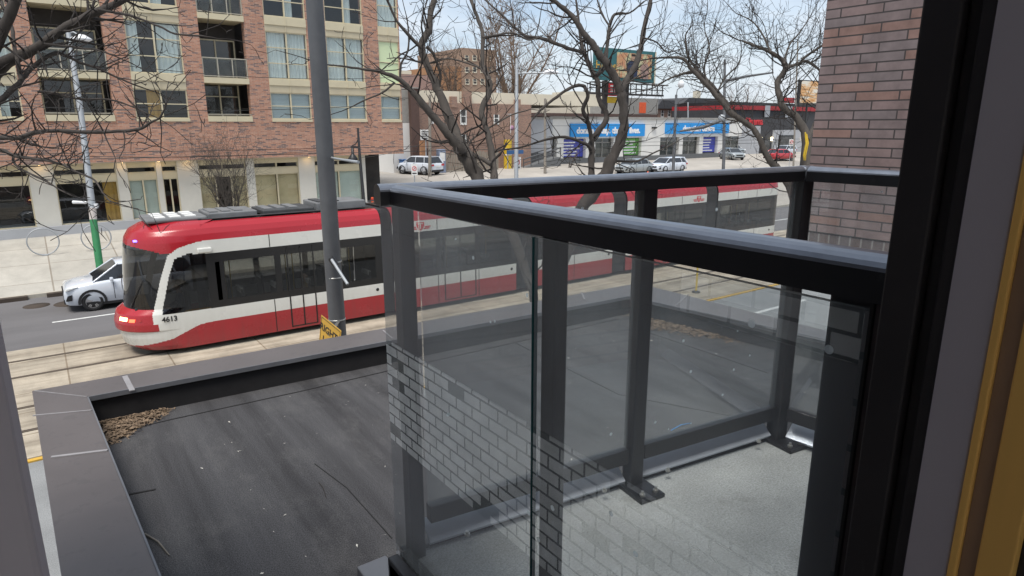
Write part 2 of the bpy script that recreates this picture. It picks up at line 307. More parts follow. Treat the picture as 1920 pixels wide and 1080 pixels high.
# ------------------------------------------------------------------ mesh builder
def frame(axis):
    a = Vector(axis).normalized(); h = Vector((0, 0, 1)) if abs(a.z) < .9 else Vector((1, 0, 0))
    u = a.cross(h).normalized(); return u, a.cross(u).normalized()
class MB:
    def __init__(s): s.v = []; s.f = []; s.mi = []; s.cur = 0; s.sm = []
    def add(s, vs, fs, smooth=False):
        o = len(s.v); s.v += [tuple(x) for x in vs]
        for f in fs: s.f.append(tuple(i + o for i in f)); s.mi.append(s.cur); s.sm.append(smooth)
        return s
    def box(s, x0, x1, y0, y1, z0, z1):
        return s.add([(x, y, z) for z in (z0, z1) for y in (y0, y1) for x in (x0, x1)],
                     [(0, 2, 3, 1), (4, 5, 7, 6), (0, 1, 5, 4), (2, 6, 7, 3), (0, 4, 6, 2), (1, 3, 7, 5)])
    def obox(s, c, sx, sy, sz, m):                       # oriented box, m = 3x3 of axes
        c = Vector(c); vs = []
        for z in (-.5, .5):
            for y in (-.5, .5):
                for x in (-.5, .5): vs.append(c + m @ Vector((x * sx, y * sy, z * sz)))
        return s.add(vs, [(0, 2, 3, 1), (4, 5, 7, 6), (0, 1, 5, 4), (2, 6, 7, 3), (0, 4, 6, 2), (1, 3, 7, 5)])
    def bar(s, a, b, w, h, up=(0, 0, 1)):                # rectangular bar from a to b
        a, b = Vector(a), Vector(b); x = (b - a); L = x.length; x.normalize(); y = Vector(up).cross(x)
        y = y.normalized() if y.length > 1e-6 else Vector((0, 1, 0)); z = x.cross(y)
        return s.obox((a + b) / 2, L, w, h, Matrix((x, y, z)).transposed())
    def prism(s, poly, fn, a, b):                        # 2-D polygon swept between a and b through fn(p, q, t)
        n = len(poly); vs = [fn(p, q, a) for p, q in poly] + [fn(p, q, b) for p, q in poly]
        fs = [tuple(range(n))[::-1], tuple(range(n, 2 * n))] + [(i, (i + 1) % n, n + (i + 1) % n, n + i) for i in range(n)]
        return s.add(vs, fs)
    def tube(s, pts, rad, n=8, caps=True, smooth=True):
        pts = [Vector(p) for p in pts]; k = len(pts)
        if not hasattr(rad, '__len__'): rad = [rad] * k
        vs = []; t0 = (pts[1] - pts[0]).normalized(); u, w = frame(t0)
        for i, p in enumerate(pts):
            t = (pts[min(i + 1, k - 1)] - pts[max(i - 1, 0)])
            if t.length > 1e-9: t.normalize()
            else: t = t0
            u = (u - t * u.dot(t)); u = u.normalized() if u.length > 1e-6 else frame(t)[0]; w = t.cross(u)
            for j in range(n):
                a = 2 * PI * j / n; vs.append(p + (u * math.cos(a) + w * math.sin(a)) * rad[i])
        fs = [(i * n + j, i * n + (j + 1) % n, (i + 1) * n + (j + 1) % n, (i + 1) * n + j) for i in range(k - 1) for j in range(n)]
        s.add(vs, fs, smooth)
        if caps: s.add([vs[j] for j in range(n)], [tuple(range(n))[::-1]]); s.add([vs[(k - 1) * n + j] for j in range(n)], [tuple(range(n))])
        return s
    def lathe(s, prof, c=(0, 0, 0), n=16, axis='z', smooth=True):
        vs = []
        for r, h in prof:
            for j in range(n):
                a = 2 * PI * j / n; p = (r * math.cos(a), r * math.sin(a), h)
                if axis == 'x': p = (h, r * math.cos(a), r * math.sin(a))
                if axis == 'y': p = (r * math.cos(a), h, r * math.sin(a))
                vs.append((p[0] + c[0], p[1] + c[1], p[2] + c[2]))
        k = len(prof)
        s.add(vs, [(i * n + j, i * n + (j + 1) % n, (i + 1) * n + (j + 1) % n, (i + 1) * n + j) for i in range(k - 1) for j in range(n)], smooth)
        return s
    def grid(s, rows, smooth=True, mfn=None):            # rows of points
        o = len(s.v); nr, nc = len(rows), len(rows[0])
        for r in rows: s.v += [tuple(p) for p in r]
        for i in range(nr - 1):
            for j in range(nc - 1):
                s.f.append((o + i * nc + j, o + i * nc + j + 1, o + (i + 1) * nc + j + 1, o + (i + 1) * nc + j)); s.sm.append(smooth)
                s.mi.append(mfn(i, j) if mfn else s.cur)
        return s
    def build(s, name, mats, parent=None, bev=0.0, world=True, seg=2):
        """one mesh object; with a parent and world=True the points are world points"""
        me = bpy.data.meshes.new(name); v = s.v
        if parent is not None and world:
            mi = parent_world(parent).inverted(); v = [tuple(mi @ Vector(p)) for p in v]
        me.from_pydata(v, [], s.f)
        mats = mats if isinstance(mats, (list, tuple)) else [mats]
        for q in mats: me.materials.append(q)
        me.polygons.foreach_set('material_index', s.mi); me.polygons.foreach_set('use_smooth', s.sm)
        me.update()
        bm = bmesh.new(); bm.from_mesh(me); bmesh.ops.recalc_face_normals(bm, faces=bm.faces); bm.to_mesh(me); bm.free()
        o = bpy.data.objects.new(name, me); COL.objects.link(o)
        if parent is not None: o.parent = parent
        if bev:
            md = o.modifiers.new('bevel', 'BEVEL'); md.width = bev; md.segments = seg; md.limit_method = 'ANGLE'; md.angle_limit = R(40)
        return o
def parent_world(o):
    m = Matrix.LocRotScale(o.location, o.rotation_euler, o.scale)
    return parent_world(o.parent) @ m if o.parent else m
def tag(o, label=None, cat=None, group=None, kind=None):
    for k, v in (('label', label), ('category', cat), ('group', group), ('kind', kind)):
        if v: o[k] = v
    return o
def thing(name, label, cat, loc=(0, 0, 0), rz=0.0, group=None):
    o = bpy.data.objects.new(name, None); COL.objects.link(o); o.empty_display_size = .2
    o.location = loc; o.rotation_euler = (0, 0, rz)
    return tag(o, label, cat, group)
def dup(o, parent=None):
    c = o.copy(); COL.objects.link(c)
    if parent is not None: c.parent = parent
    for ch in list(o.children): dup(ch, c)
    return c
def struct(name, mb, m): return tag(mb.build(name, m), kind='structure')
def text(name, body, size, m, mtx, parent=None, depth=.004, bold=0.0, align='CENTER', shear=0.0, world=True):
    cu = bpy.data.curves.new(name, 'FONT'); cu.body = body; cu.size = size; cu.extrude = depth; cu.align_x = align; cu.align_y = 'CENTER'; cu.offset = bold; cu.shear = shear; cu.resolution_u = 3
    t = bpy.data.objects.new(name, cu); COL.objects.link(t); bpy.context.view_layer.update()
    me = bpy.data.meshes.new_from_object(t.evaluated_get(bpy.context.evaluated_depsgraph_get())); bpy.data.objects.remove(t); bpy.data.curves.remove(cu)
    me.name = name; me.transform((parent_world(parent).inverted() @ mtx) if (parent is not None and world) else mtx)
    me.materials.clear(); me.materials.append(m)
    o = bpy.data.objects.new(name, me); COL.objects.link(o)
    if parent is not None: o.parent = parent
    return o
def face_mtx(o, xdir, up=(0, 0, 1)):
    x = Vector(xdir).normalized(); y = Vector(up); z = x.cross(y).normalized(); y = z.cross(x)
    return Matrix(((x.x, y.x, z.x, o[0]), (x.y, y.y, z.y, o[1]), (x.z, y.z, z.z, o[2]), (0, 0, 0, 1)))
def gz(Y):                                               # height of the rising ground beyond the far kerb
    for (a, za), (b_, zb) in (((30.5, .14), (40, 1.0)), ((40, 1.0), (51, 2.0))):
        if Y <= b_: return za + (max(Y, a) - a) / (b_ - a) * (zb - za)
    return 2.0
# ================================================================== OWN BUILDING
bb = thing('brick_building', 'brown long-brick building with an end wall beside the balcony', 'building', (0, .2, 3.4))
MB().box(4.47, 7.5, .3, 2.60, 5.66, 9.6).build('end_wall', M['brown_brick'], bb)
MB().box(4.474, 7.49, .305, 2.595, 5.40, 5.655).build('soldier_course', M['soldier'], bb)
w = MB().box(-2.4, -.27, .3, 4.2, 5.10, 5.80).box(-2.4, -.27, 1.36, 4.2, 5.802, 5.978).box(-2.4, -.27, .3, 4.2, 5.98, 7.78).box(-2.4, -.27, .3, 4.2, 2.6, 4.42)
w.build('side_wall', M['clad'], bb)
MB().box(-2.395, -.265, .305, 4.205, 4.425, 5.095).box(-2.395, -.265, .305, 1.35, 5.805, 5.975).build('pale_brick_band', M['pale_brick'], bb)
w = MB().box(-2.4, -.75, .02, .298, 0, 8.0).box(.76, 7.5, .02, .298, 0, 8.0).box(-.749, .759, .02, .298, 7.75, 8.0).box(-.749, .759, .02, .298, 0, 4.9)
w.build('facade_wall', M['brown_brick'], bb)

# the room the photograph is taken from
rm = MB()
rm.box(-2, 3, -4, .015, 4.78, 4.9).box(-2, 3, -4, .015, 7.75, 7.85).box(-2.1, -2, -4, .015, 4.9, 7.75).box(3, 3.1, -4, .015, 4.9, 7.75).box(-2, 3, -4.1, -4, 4.9, 5.3).box(-2, 3, -4.1, -4, 7.6, 7.75).box(-2, -1.9, -4.1, -4, 5.3, 7.6).box(2.9, 3, -4.1, -4, 5.3, 7.6)  # wide opening in the unseen back wall, added to light the window frame
tag(rm.build('room_shell', M['plaster']), kind='structure')

wf = thing('window_frame', 'black window frame jamb with grey lining and ochre wooden casing, close on the right', 'window frame', (.65, .2, 4.9))
fr = MB(); 
for (x0, x1, y0, y1) in ((.60, .75, .238, .268), (.612, .75, .2265, .238), (.604, .75, .2155, .2265)): fr.box(x0, x1, y0, y1, 4.92, 7.7)
fr.build('outer_profile', M['frame_black'], wf, bev=.002)
MB().box(.60, .745, .1815, .2153, 4.92, 7.7).build('jamb_lining', M['jamb'], wf, bev=.0015)
MB().box(.598, .75, .1748, .1813, 4.92, 7.7).box(.600, .75, .1375, .1622, 4.92, 7.7).build('casing', M['wood'], wf, bev=.0015)
MB().box(.604, .75, .1624, .1746, 4.92, 7.7).build('casing_groove', M['groove_brown'], wf)
MB().box(-.2, -.0158, .235, .268, 4.92, 7.7).build('left_profile', M['jamb'], wf, bev=.002)
MB().box(.612, .75, .03, .1373, 4.92, 7.7).build('casing_return', M['frame_black'], wf)

# ------------------------------------------------------------------ flat roof with parapet
ZR, ZP = 3.5, 3.8
Pz = lambda px, py: on(px, py, Z=ZP)
o1 = Pz(60, 733); i1 = Pz(165, 745)
o2 = Pz(1196, 531); i2 = Pz(1178, 556)
oR = Pz(1447, 594); iR = Pz(1447, 615)
def ext(a, b, y): t = (y - a.y) / (b.y - a.y); return a + (b - a) * t
oL = ext(o1, Pz(115, 1080), .31); iL = ext(i1, Pz(300, 1080), .31)
oE = ext(o2, oR, .31); iE = ext(i2, iR, .31)
fl = thing('flat_roof', 'black flat roof with dark metal capped parapet below the balcony', 'roof', (3.5, 4, 0))
def slab(poly, z0, z1, mb=None):
    mb = mb or MB(); n = len(poly)
    return mb.add([(p[0], p[1], z0) for p in poly] + [(p[0], p[1], z1) for p in poly],
                  [tuple(range(n))[::-1], tuple(range(n, 2 * n))] + [(i, (i + 1) % n, n + (i + 1) % n, n + i) for i in range(n)])
slab([oL, iE, i2, i1, iL], 3.3, ZR).build('roof_membrane', M['roof'], fl) if False else slab([iL + Vector((-.1, 0, 0)), iE + Vector((.1, 0, 0)), i2 + Vector((.1, .1, 0)), i1 + Vector((-.1, .1, 0))], 3.3, ZR).build('roof_membrane', M['roof'], fl)
def inset(a, b, t): return a + (b - a) * t
up = MB()
for (a, b, c, d) in ((oL, iL, i1, o1), (o1, i1, i2, o2), (o2, i2, iE, oE)):
    slab([inset(a, b, .08), inset(a, b, .93), inset(d, c, .93), inset(d, c, .08)], 3.0, ZP - .041, up)
up.build('upstand', M['inner'], fl)
slab([inset(oL, iL, .1), iE, i2, inset(o1, i1, .1), ], -.05, 3.0).build('podium_wall', M['brown_brick'], fl)
cp = MB()
for (a, b, c, d) in ((oL, iL, i1, o1), (o1, i1, i2, o2), (o2, i2, iE, oE)):
    cp.add([tuple(p + Vector((0, 0, dz))) for dz in (-.04, 0) for p in (a, b, c, d)], [(0, 3, 2, 1), (4, 5, 6, 7), (0, 1, 5, 4), (1, 2, 6, 5), (2, 3, 7, 6), (3, 0, 4, 7)])
cp.build('coping', M['coping'], fl)
lip = MB()                                                # turned-down bright inner edge
for a, b in ((iL, i1), (i1, i2), (i2, iE)): lip.bar(a + Vector((0, 0, -.018)), b + Vector((0, 0, -.018)), .012, .05)
lip.build('coping_lip', M['lip'], fl)
js = MB(); jz = Vector((0, 0, .004))
def joint(a, b, w=.02): js.bar(Vector(a) + jz, Vector(b) + jz, w, .01)
joint(Pz(62, 780), Pz(172, 770), .014); joint(inset(o1, i1, .05), inset(o1, i1, .98), .008); joint(Pz(96, 858), Pz(202, 845), .03)
joint(Pz(234, 706), Pz(248, 733), .05); joint(Pz(718, 620), Pz(737, 636), .015); joint(Pz(1090, 548), Pz(1096, 562), .02); joint(Pz(1290, 553), Pz(1268, 573), .015)
js.build('coping_joint', M['seam'], fl)
sm = MB(); Rz = lambda px, py: on(px, py, Z=ZR)
def seam(pts, w=.02):
    for a, b in zip(pts, pts[1:]): sm.bar(Rz(*a) + Vector((0, 0, .002)), Rz(*b) + Vector((0, 0, .002)), w, .008)
seam([(200, 815), (330, 785), (560, 735), (735, 694), (870, 664), (1160, 598)], .016); seam([(590, 870), (650, 915), (735, 1010)], .006)
seam([(240, 928), (292, 918)], .02); seam([(960, 640), (1160, 740), (1420, 790)], .008); seam([(1205, 620), (1440, 700)], .008)
sm.build('membrane_seam', M['inner'], fl)

def flakes(name, label, n, spot, size, m, kind='stuff'):
    rng = random.Random(name + str(n)); mb = MB()
    for _ in range(n):
        p = spot(rng)
        if p is None: continue
        L = size * rng.uniform(.4, 1.3); W = L * rng.uniform(.15, .45); a = rng.uniform(0, 2 * PI)
        u = Vector((math.cos(a), math.sin(a), rng.uniform(-.3, .3))) * L; v = Vector((-math.sin(a), math.cos(a), rng.uniform(-.5, .5))) * W
        c = p + Vector((0, 0, .004 + .03 * rng.random() ** 2)); k = Vector((0, 0, W * .5))
        mb.add([c - u, c - u * .1 + v + k, c + u, c - u * .1 - v + k * .4], [(0, 1, 2), (0, 2, 3)])
    o = mb.build(name, m); return tag(o, label, 'leaf litter', kind=kind)
def triangle_spot(A, B, C, wild=.12):
    def f(rng):
        a, b = rng.random(), rng.random()
        if a + b > 1: a, b = 1 - a, 1 - b
        p = A + (B - A) * a + (C - A) * b
        q = p + Vector((rng.gauss(0, wild * .5), rng.gauss(0, wild * .5), 0))
        return Vector((q.x, min(q.y, 7.28 if q.x < 5 else 7.1), ZR))
    return f
cc = Rz(176, 772)
flakes('leaf_litter', 'brown leaf litter heaped in the near street corner of the flat roof', 2600, triangle_spot(Rz(176, 765), Rz(318, 770), Rz(203, 835), .09), .03, M['litter'])
flakes('leaf_litter', 'brown leaf litter drifted along the far end parapet of the roof', 2600, triangle_spot(Rz(1195, 575), Rz(1205, 610), Rz(1390, 640), .2), .04, M['litter'])
def anywhere(rng): return Vector((rng.uniform(.7, 7), rng.uniform(1.8, 7), ZR))
flakes('pale_grit', 'scattered pale bits of grit on the black roof', 150, anywhere, .016, M['pebble'])
def twig(px1, px2, m, label, r=.006):
    a, b = Rz(*px1), Rz(*px2); mid = (a + b) / 2 + Vector((.01, .012, .012)); z = Vector((0, 0, r))
    tag(MB().tube([a + z, mid + z, b + z], [r, r * .9, r * .5], 6).build('dry_stick', m), label, 'stick')
twig((272, 1003), (318, 1043), M['pole_wood'], 'pale stick lying against the side parapet of the roof', .008)
twig((1258, 808), (1296, 794), M['signblue'], 'thin blue plastic stick on the roof beyond the balcony glass', .005)
twig((598, 905), (612, 935), M['twig'], 'short dark curled stick on the middle of the roof', .004)

# ------------------------------------------------------------------ balcony
ZF = 5.2
C1 = Vector((.705, 1.50, ZF)); C2 = Vector((2.23, 1.31, ZF)); Cm = Vector((1.515, 1.40, ZF))
bl = thing('balcony', 'small concrete balcony with black metal railing and clear glass panels', 'balcony', (1.4, .9, ZF))
E1 = Vector((.705, .305, ZF)); E2 = Vector((2.33, .305, ZF))
slab([E1 + Vector((.03, 0, 0)), E2, C2 + Vector((.05, .0, 0)), C1 + Vector((.03, .02, 0))], ZF - .2, ZF).build('floor_slab', M['balc'], bl)
ed = MB()
for a, b in ((E1, C1), (C1, C2), (C2, E2)):
    d = (b - a).normalized(); nrm = Vector((-d.y, d.x, 0)); ed.bar(a + nrm * .035 + Vector((0, 0, -.09)), b + nrm * .035 + Vector((0, 0, -.09)), .03, .2)
ed.build('slab_edge_channel', M['black'], bl, bev=.003)
def rot2(d): d = Vector(d).normalized(); return Matrix(((d.x, -d.y, 0), (d.y, d.x, 0), (0, 0, 1)))
dF = (C2 - C1).normalized(); dN = Vector((0, 1, 0)); dR = (C2 - E2).normalized()
def post(p, d, wx=.045, wy=.07, top=1.02, base=True, z0=0.0):
    q = MB().obox(p + Vector((0, 0, (top + z0) / 2)), wx, wy, top - z0, rot2(d)).build('post', M['black'], bl, bev=.004)
    if base:
        bp = MB().obox(p + Vector((0, 0, .008)) - Vector((-d.y, d.x, 0)) * .045, .10, .13, .014, rot2(d)).build('base_plate', M['black'], q, bev=.002)
        for s in (-1, 1):
            c = p - Vector((-d.y, d.x, 0)) * .088 + d * .028 * s; c.z = ZF
            MB().lathe([(0, .034), (.005, .034), (.005, .024), (.010, .024), (.010, .015), (.013, .015), (.013, .014)], tuple(c), 6, smooth=False).build('bolt', M['bolt'], q)
    return q
post(C1 + Vector((.035, -.0, 0)), dN, .045, .042, z0=-.16, base=False)
post(Cm, dF, .052, .05); post(C2 + Vector((-.01, 0, 0)), dF, .055, .055)
Yn1, Yn0 = .893, .853
post(Vector((.722, (Yn1 + Yn0) / 2, ZF)), dN, Yn1 - Yn0, .03, z0=-.15, base=False)
post(Vector((.73, .345, ZF)), dN, .05, .05, z0=-.15, base=False)
post(Vector((2.32, .34, ZF)), dR, .06, .05, base=False)
# handrail with rounded cap: front fascia and crown swept along each side
def handrail(a, b, w=.062):
    d = (b - a).normalized(); n_ = Vector((-d.y, d.x, 0)); zt = Vector((0, 0, 1))
    prof = [(-w / 2, 1.010), (-w / 2, 1.044)] + [(-w / 2 * math.cos(t), 1.044 + .017 * math.sin(t)) for t in np.linspace(.25, PI - .25, 9)] + [(w / 2, 1.044), (w / 2, 1.010)]
    mb = MB(); k = len(prof)
    vs = [a + n_ * p + zt * q for p, q in prof] + [b + n_ * p + zt * q for p, q in prof]
    for i in range(k - 1): mb.cur = 1 if 1 <= i < k - 2 else 0; mb.add([vs[i], vs[i + 1], vs[k + i + 1], vs[k + i]], [(0, 1, 2, 3)], 1 <= i < k - 2)
    mb.cur = 0; mb.add([vs[0], vs[k - 1], vs[2 * k - 1], vs[k]], [(0, 1, 2, 3)]); mb.add(vs[:k], [tuple(range(k))]); mb.add(vs[k:], [tuple(range(k))])
    return mb.build('handrail', [M['black'], M['cap']], bl)
cx = Vector((.03, 0, 0))
handrail(E1 + cx * .5 + Vector((0, 0, .009)), C1 + cx * .5 + Vector((0, -.03, 0)), .052)
handrail(C1 - dF * .03, C2 + dF * .03, .052); handrail(E2 + Vector((-.02, 0, 0)), C2 + Vector((-.02, -.03, 0)), .052)
cn = MB(); cn.obox(C1 + cx * .5 + Vector((-.006, .002, 1.0345)), .066, .058, .052, rot2(dF)); cn.build('corner_cap', M['cap'], bl, bev=.02, seg=4)
cn = MB(); cn.obox(C2 + Vector((-.012, .0, 1.0345)), .058, .058, .054, rot2(dF)); cn.build('corner_cap', M['cap'], bl, bev=.02, seg=4)
def panel(a, b, off=0.0, z0=.15, z1=1.012, rails=True, th=.01):
    d = (b - a).normalized(); n_ = Vector((-d.y, d.x, 0)); c = (a + b) / 2 + n_ * off; L = (b - a).length
    g = MB().obox(c + Vector((0, 0, (z0 + z1) / 2)), L, th, z1 - z0, rot2(d)).build('glass_panel', M['bglass'], bl)
    if rails:
        MB().obox(c + Vector((0, 0, .125)), L, .035, .052, rot2(d)).build('bottom_rail', M['black'], bl, bev=.002)
        kp = MB(); e0, e1 = c - d * L / 2, c + d * L / 2; zt = Vector((0, 0, 1))
        kp.add([p + n_ * a_ + zt * z_ for p in (e0, e1) for a_, z_ in ((-.006, .030), (.052, .078), (.058, .068), (0, .020))], [(0, 1, 5, 4), (1, 2, 6, 5), (2, 3, 7, 6), (3, 0, 4, 7), (0, 3, 2, 1), (4, 5, 6, 7)]); kp.build('kick_plate', M['steelblue'], bl)
        for s in (.35, -.35): bk = MB(); bk.lathe([(0, .014), (.006, .014), (.006, .006), (.009, .006), (.009, 0)], tuple(c + d * s * L - n_ * .03 + Vector((0, 0, .035))), 6, 'z', False); bk.build('fixing_bolt', M['bolt'], bl)
hw = .034
panel(C1 + dF * .075, Cm - dF * hw); panel(Cm + dF * hw, C2 - dF * .045)
panel(C2 - dR * .04 + Vector((-.01, 0, 0)), E2 + dR * .07 + Vector((-.005, 0, 0)), rails=True)
# near side: two panes clipped outside the posts, towards the window
for y0, y1 in ((Yn1 + .004, 1.525), (.322, Yn1 - .002)):
    g = MB().box(.690, .700, y0, y1, ZF - .22, ZF + 1.012).build('glass_panel', M['bglass'], bl)
    if y0 > .5: MB().box(.6895, .7005, y0 - .0025, y0 + .0005, ZF - .22, ZF + 1.011).build('glass_edge', M['bglass_edge'], g)
cl = MB().box(.655, .688, .31, 1.51, ZF - .10, ZF + .022)
cl.build('clamp_channel', M['black'], bl, bev=.004)
MB().box(.62, .715, 1.545, 1.66, ZF - .19, ZF - .085).build('bracket_box', M['lip'], bl, bev=.004)
# right wall of the recess seen through the last slot, lower storey
# ================================================================== GROUND
XA, XB = -60, 260
def sheet(name, rows, m, x0=XA, x1=XB, nx=9):            # strip of ground following (Y, z) rows
    xs = np.linspace(x0, x1, nx); return struct(name, MB().grid([[(x, y, z) for x in xs] for y, z in rows], False), m)
sheet('ground', [(-60, -.06), (30.4, -.06), (30.5, .02), (40, .88), (51, 1.88), (700, 1.88)], M['soil'], -400, 900)
sheet('near_sidewalk', [(-20, .12), (10.0, .12)], M['walk'])
sheet('near_road', [(10.2, .0), (14.92, .0)], M['near_asphalt'])
sheet('far_road', [(23.1, .0), (30.32, .0)], M['asphalt'])
struct('track_bed', MB().box(XA, XB, 15.06, 23.1, -.3, .045), M['track'])
struct('kerb', MB().box(XA, XB, 30.32, 30.5, -.1, .14), M['kerb'])
struct('kerb', MB().box(XA, XB, 10.0, 10.2, -.1, .14), M['kerb'])
sheet('far_sidewalk', [(30.5, .14), (40, 1.0), (46, 1.545)], M['walk'], XA, 21.6)
sheet('paved_lot', [(30.5, .14), (40, 1.0), (51, 2.0), (120, 2.0)], M['apron'], 21.6, 150, 12)
g = MB()
for y in (16.55, 18.05, 20.45, 21.95): g.box(XA, XB, y - .07, y + .07, .03, .049)
struct('tram_track_groove', g, M['groove'])
g = MB()
for y in (16.55, 18.05, 20.45, 21.95): g.box(XA, XB, y - .055, y + .0, .03, .053)
struct('tram_track', g, M['rail_steel'])
g = MB().box(XA, XB, 14.93, 15.05, -.05, .03); struct('yellow_edge_line', g, M['yellow_line'])
g = MB()
for x0 in np.arange(-8.2, 60, 8.0): g.box(x0, x0 + 5.2, 25.98, 26.1, -.02, .004) if not 1 < x0 < 0 else None
g.box(19.5, 23.0, 12.9, 13.05, -.02, .004)
struct('white_lane_line', g, M['white_line'])
g = MB()
for x0, x1 in ((-1.9, -.85), (-.25, .75)): g.box(x0, x1, 30.06, 30.335, -.02, .142)
struct('kerb_drain', g, M['groove'])
g = MB()
for (x, y, r_) in ((-.6, 28.9, .42), (.4, 28.6, .5), (3.5, 27.4, .4)): g.lathe([(0, .006), (r_, .006), (r_, .0)], (x, y, 0), 20)
struct('manhole_cover', g, M['groove'])
g = MB().box(1.6, 4.6, 14.2 + 1.2, 16.2, .02, .050); struct('concrete_patch', g, M['kerb'])

# ================================================================== STREETCAR  (local: x from the nose, y across from the near side, z up)
TX, TY = 1.4, 19.93
tr = thing('streetcar', 'long red and white streetcar running along the street in front of the brick apartment block', 'streetcar', (TX, TY, .045))
W2 = 1.27
RP = [(0, .17), (0, .82), (0, 1.21), (0, 2.82), (0, 3.2), (.035, 3.38), (.11, 3.53), (.24, 3.64), (.42, 3.68)]   # half profile from skirt to roof edge
def L3(x, y, z): return (x, y, z)
def tb(mb, name, m, parent=tr, **k): return mb.build(name, m, parent, world=False, **k)
mods = [(2.22, 7.62), (8.02, 13.15), (13.95, 18.25), (19.05, 24.33), (25.2, 29.85)]
doors = {0: [(4.5, 5.3)], 1: [(10, 11.3)], 2: [], 3: [(21.5, 22.8)], 4: []}
def mirror(y, s): return y if s == 0 else 2 * W2 - y
for k, (xa, xb) in enumerate(mods):
    sh = MB()
    for s in (0, 1):
        for (i0, i1, mi) in ((0, 1, 0), (1, 2, 1), (3, 4, 1), (4, 5, 0), (5, 6, 0), (6, 7, 0), (7, 8, 0)):
            (ya, za), (yb, zb) = RP[i0], RP[i1]; sh.cur = mi
            sh.add([(xa, mirror(ya, s), za), (xb, mirror(ya, s), za), (xb, mirror(yb, s), zb), (xa, mirror(yb, s), zb)], [(0, 1, 2, 3)], i0 >= 4)
    sh.cur = 2
    sh.add([(xa, .42, 3.68), (xb, .42, 3.68), (xb, 2.12, 3.68), (xa, 2.12, 3.68)], [(0, 1, 2, 3)])
    ends = [y for y in RP]
    if k: sh.add([(xa, y, z) for y, z in RP] + [(xa, 2 * W2 - y, z) for y, z in RP[::-1]], [tuple(range(18))])
    if k == 4:                                             # rounded tail
        rows = []
        for t in np.linspace(0, 1, 7):
            o = .62 * math.sin(t * PI / 2); q = 1 - .30 * (1 - math.cos(t * PI / 2))
            rows.append([(xb + o, W2 + (y - W2) * q, z) for y, z in RP] + [(xb + o, W2 - (y - W2) * q, z) for y, z in RP[::-1]])
        sh.grid(rows, True, lambda i, j: 0 if j in (0, 4, 5, 6, 7, 8, 9, 10, 11, 12, 16) else (2 if j in (2, 14) else 1))
        sh.cur = 2; sh.add(rows[-1], [tuple(range(18))])
    else: sh.add([(xb, y, z) for y, z in RP] + [(xb, 2 * W2 - y, z) for y, z in RP[::-1]], [tuple(range(18))]) if k in (1, 2, 3) else None
    md = tb(sh, 'body_module', [M['red'], M['white'], M['tblack']])
    # panel joints on the near side
    jn = MB()
    nx = 3 if xb - xa > 4.5 else 2
    for q in range(1, nx): x = xa + (xb - xa) * q / nx; tb(MB().box(x - .012, x + .012, -.004, .0, .19, 1.2), 'panel_joint', M['tblack'], md); tb(MB().box(x - .012, x + .012, -.004, .0, 2.83, 3.2), 'panel_joint', M['tblack'], md)
    for xq in (xb - .22,): tb(MB().lathe([(0, -.006), (.055, -.006), (.055, .0)], (xq, 0, 1.02), 12, 'y'), 'reflector', M['tblack'], md)
    # glazing: black band with clear panes, both sides
    nw = 3 if xb - xa > 5 else 2
    x0 = xa + .12; x1 = xb - .12
    if k == 0: x0 = xa + .35
    pw = (x1 - x0) / nw
    for s in (0, 1):
        fr = MB(); yv = 0.004 if s == 0 else 2 * W2 - .004; y1 = .05 if s == 0 else 2 * W2 - .05
        fr.box(xa, xb, min(yv, y1), max(yv, y1), 1.205, 1.42).box(xa, xb, min(yv, y1), max(yv, y1), 2.55, 2.825)
        for q in range(nw + 1):
            x = x0 + q * pw; wq = .09 if 0 < q < nw else .12
            fr.box(max(xa, x - wq), min(xb, x + wq), min(yv, y1), max(yv, y1), 1.42, 2.55)
        if k == 0: fr.box(xa, x0, min(yv, y1), max(yv, y1), 1.42, 2.55)
        wf_ = tb(fr, 'window_band', M['tblack'])
        for q in range(nw):
            yg = .012 if s == 0 else 2 * W2 - .012
            tb(MB().box(x0 + q * pw + .085, x0 + (q + 1) * pw - .085, yg - .003, yg + .003, 1.42, 2.55), 'window_pane', M['tglass'], wf_)
    for (da, db) in doors[k]:
        dm = MB()
        for xx in (da, (da + db) / 2, db): dm.box(xx - .02, xx + .02, -.008, .002, .24, 2.75)
        dm.box(da, db, -.008, .002, 2.72, 2.76).box(da, db, -.008, .002, .24, .27); tb(dm, 'door_frame', M['tblack'], md)
    # roof equipment, different on each module
    rr = random.Random(50 + k); x = xa + .3
    while x < xb - .8:
        L = rr.uniform(.9, 1.9); L = min(L, xb - .2 - x); h = rr.uniform(.14, .26)
        un = MB().box(x, x + L, .55 + rr.uniform(0, .12), 2.0 - rr.uniform(0, .12), 3.70, 3.70 + h)
        uo = tb(un, 'roof_unit', M['roofgrey'] if rr.random() < .5 else M['roofdark'], bev=.03)
        dt = MB()
        for q in range(rr.randint(2, 4)):
            a = x + L * (q + .25) / 4; dt.box(a, a + L * .16, .75, 1.75, 3.70 + h, 3.70 + h + .035)
        tb(dt, 'vent_cover', M['roofgrey'] if rr.random() < .6 else M['roofdark'], uo); x += L + rr.uniform(.1, .25)
    rl = MB()
    for y in (.47, 2.07): rl.tube([(xa + .1, y, 3.74), (xb - .1, y, 3.74)], .022, 6)
    for q in range(5): rl.tube([(xa + .3 + q * (xb - xa - .6) / 4, .47, 3.74), (xa + .3 + q * (xb - xa - .6) / 4, 2.07, 3.74)], .018, 6)
    tb(rl, 'roof_conduit', M['roofdark'])
    # inside
    tb(MB().box(xa, xb, .06, 2.48, .36, .42), 'floor', M['tfloor']); tb(MB().box(xa, xb, .2, 2.34, 2.9, 2.95), 'ceiling', M['tin'])
    x = xa + .5
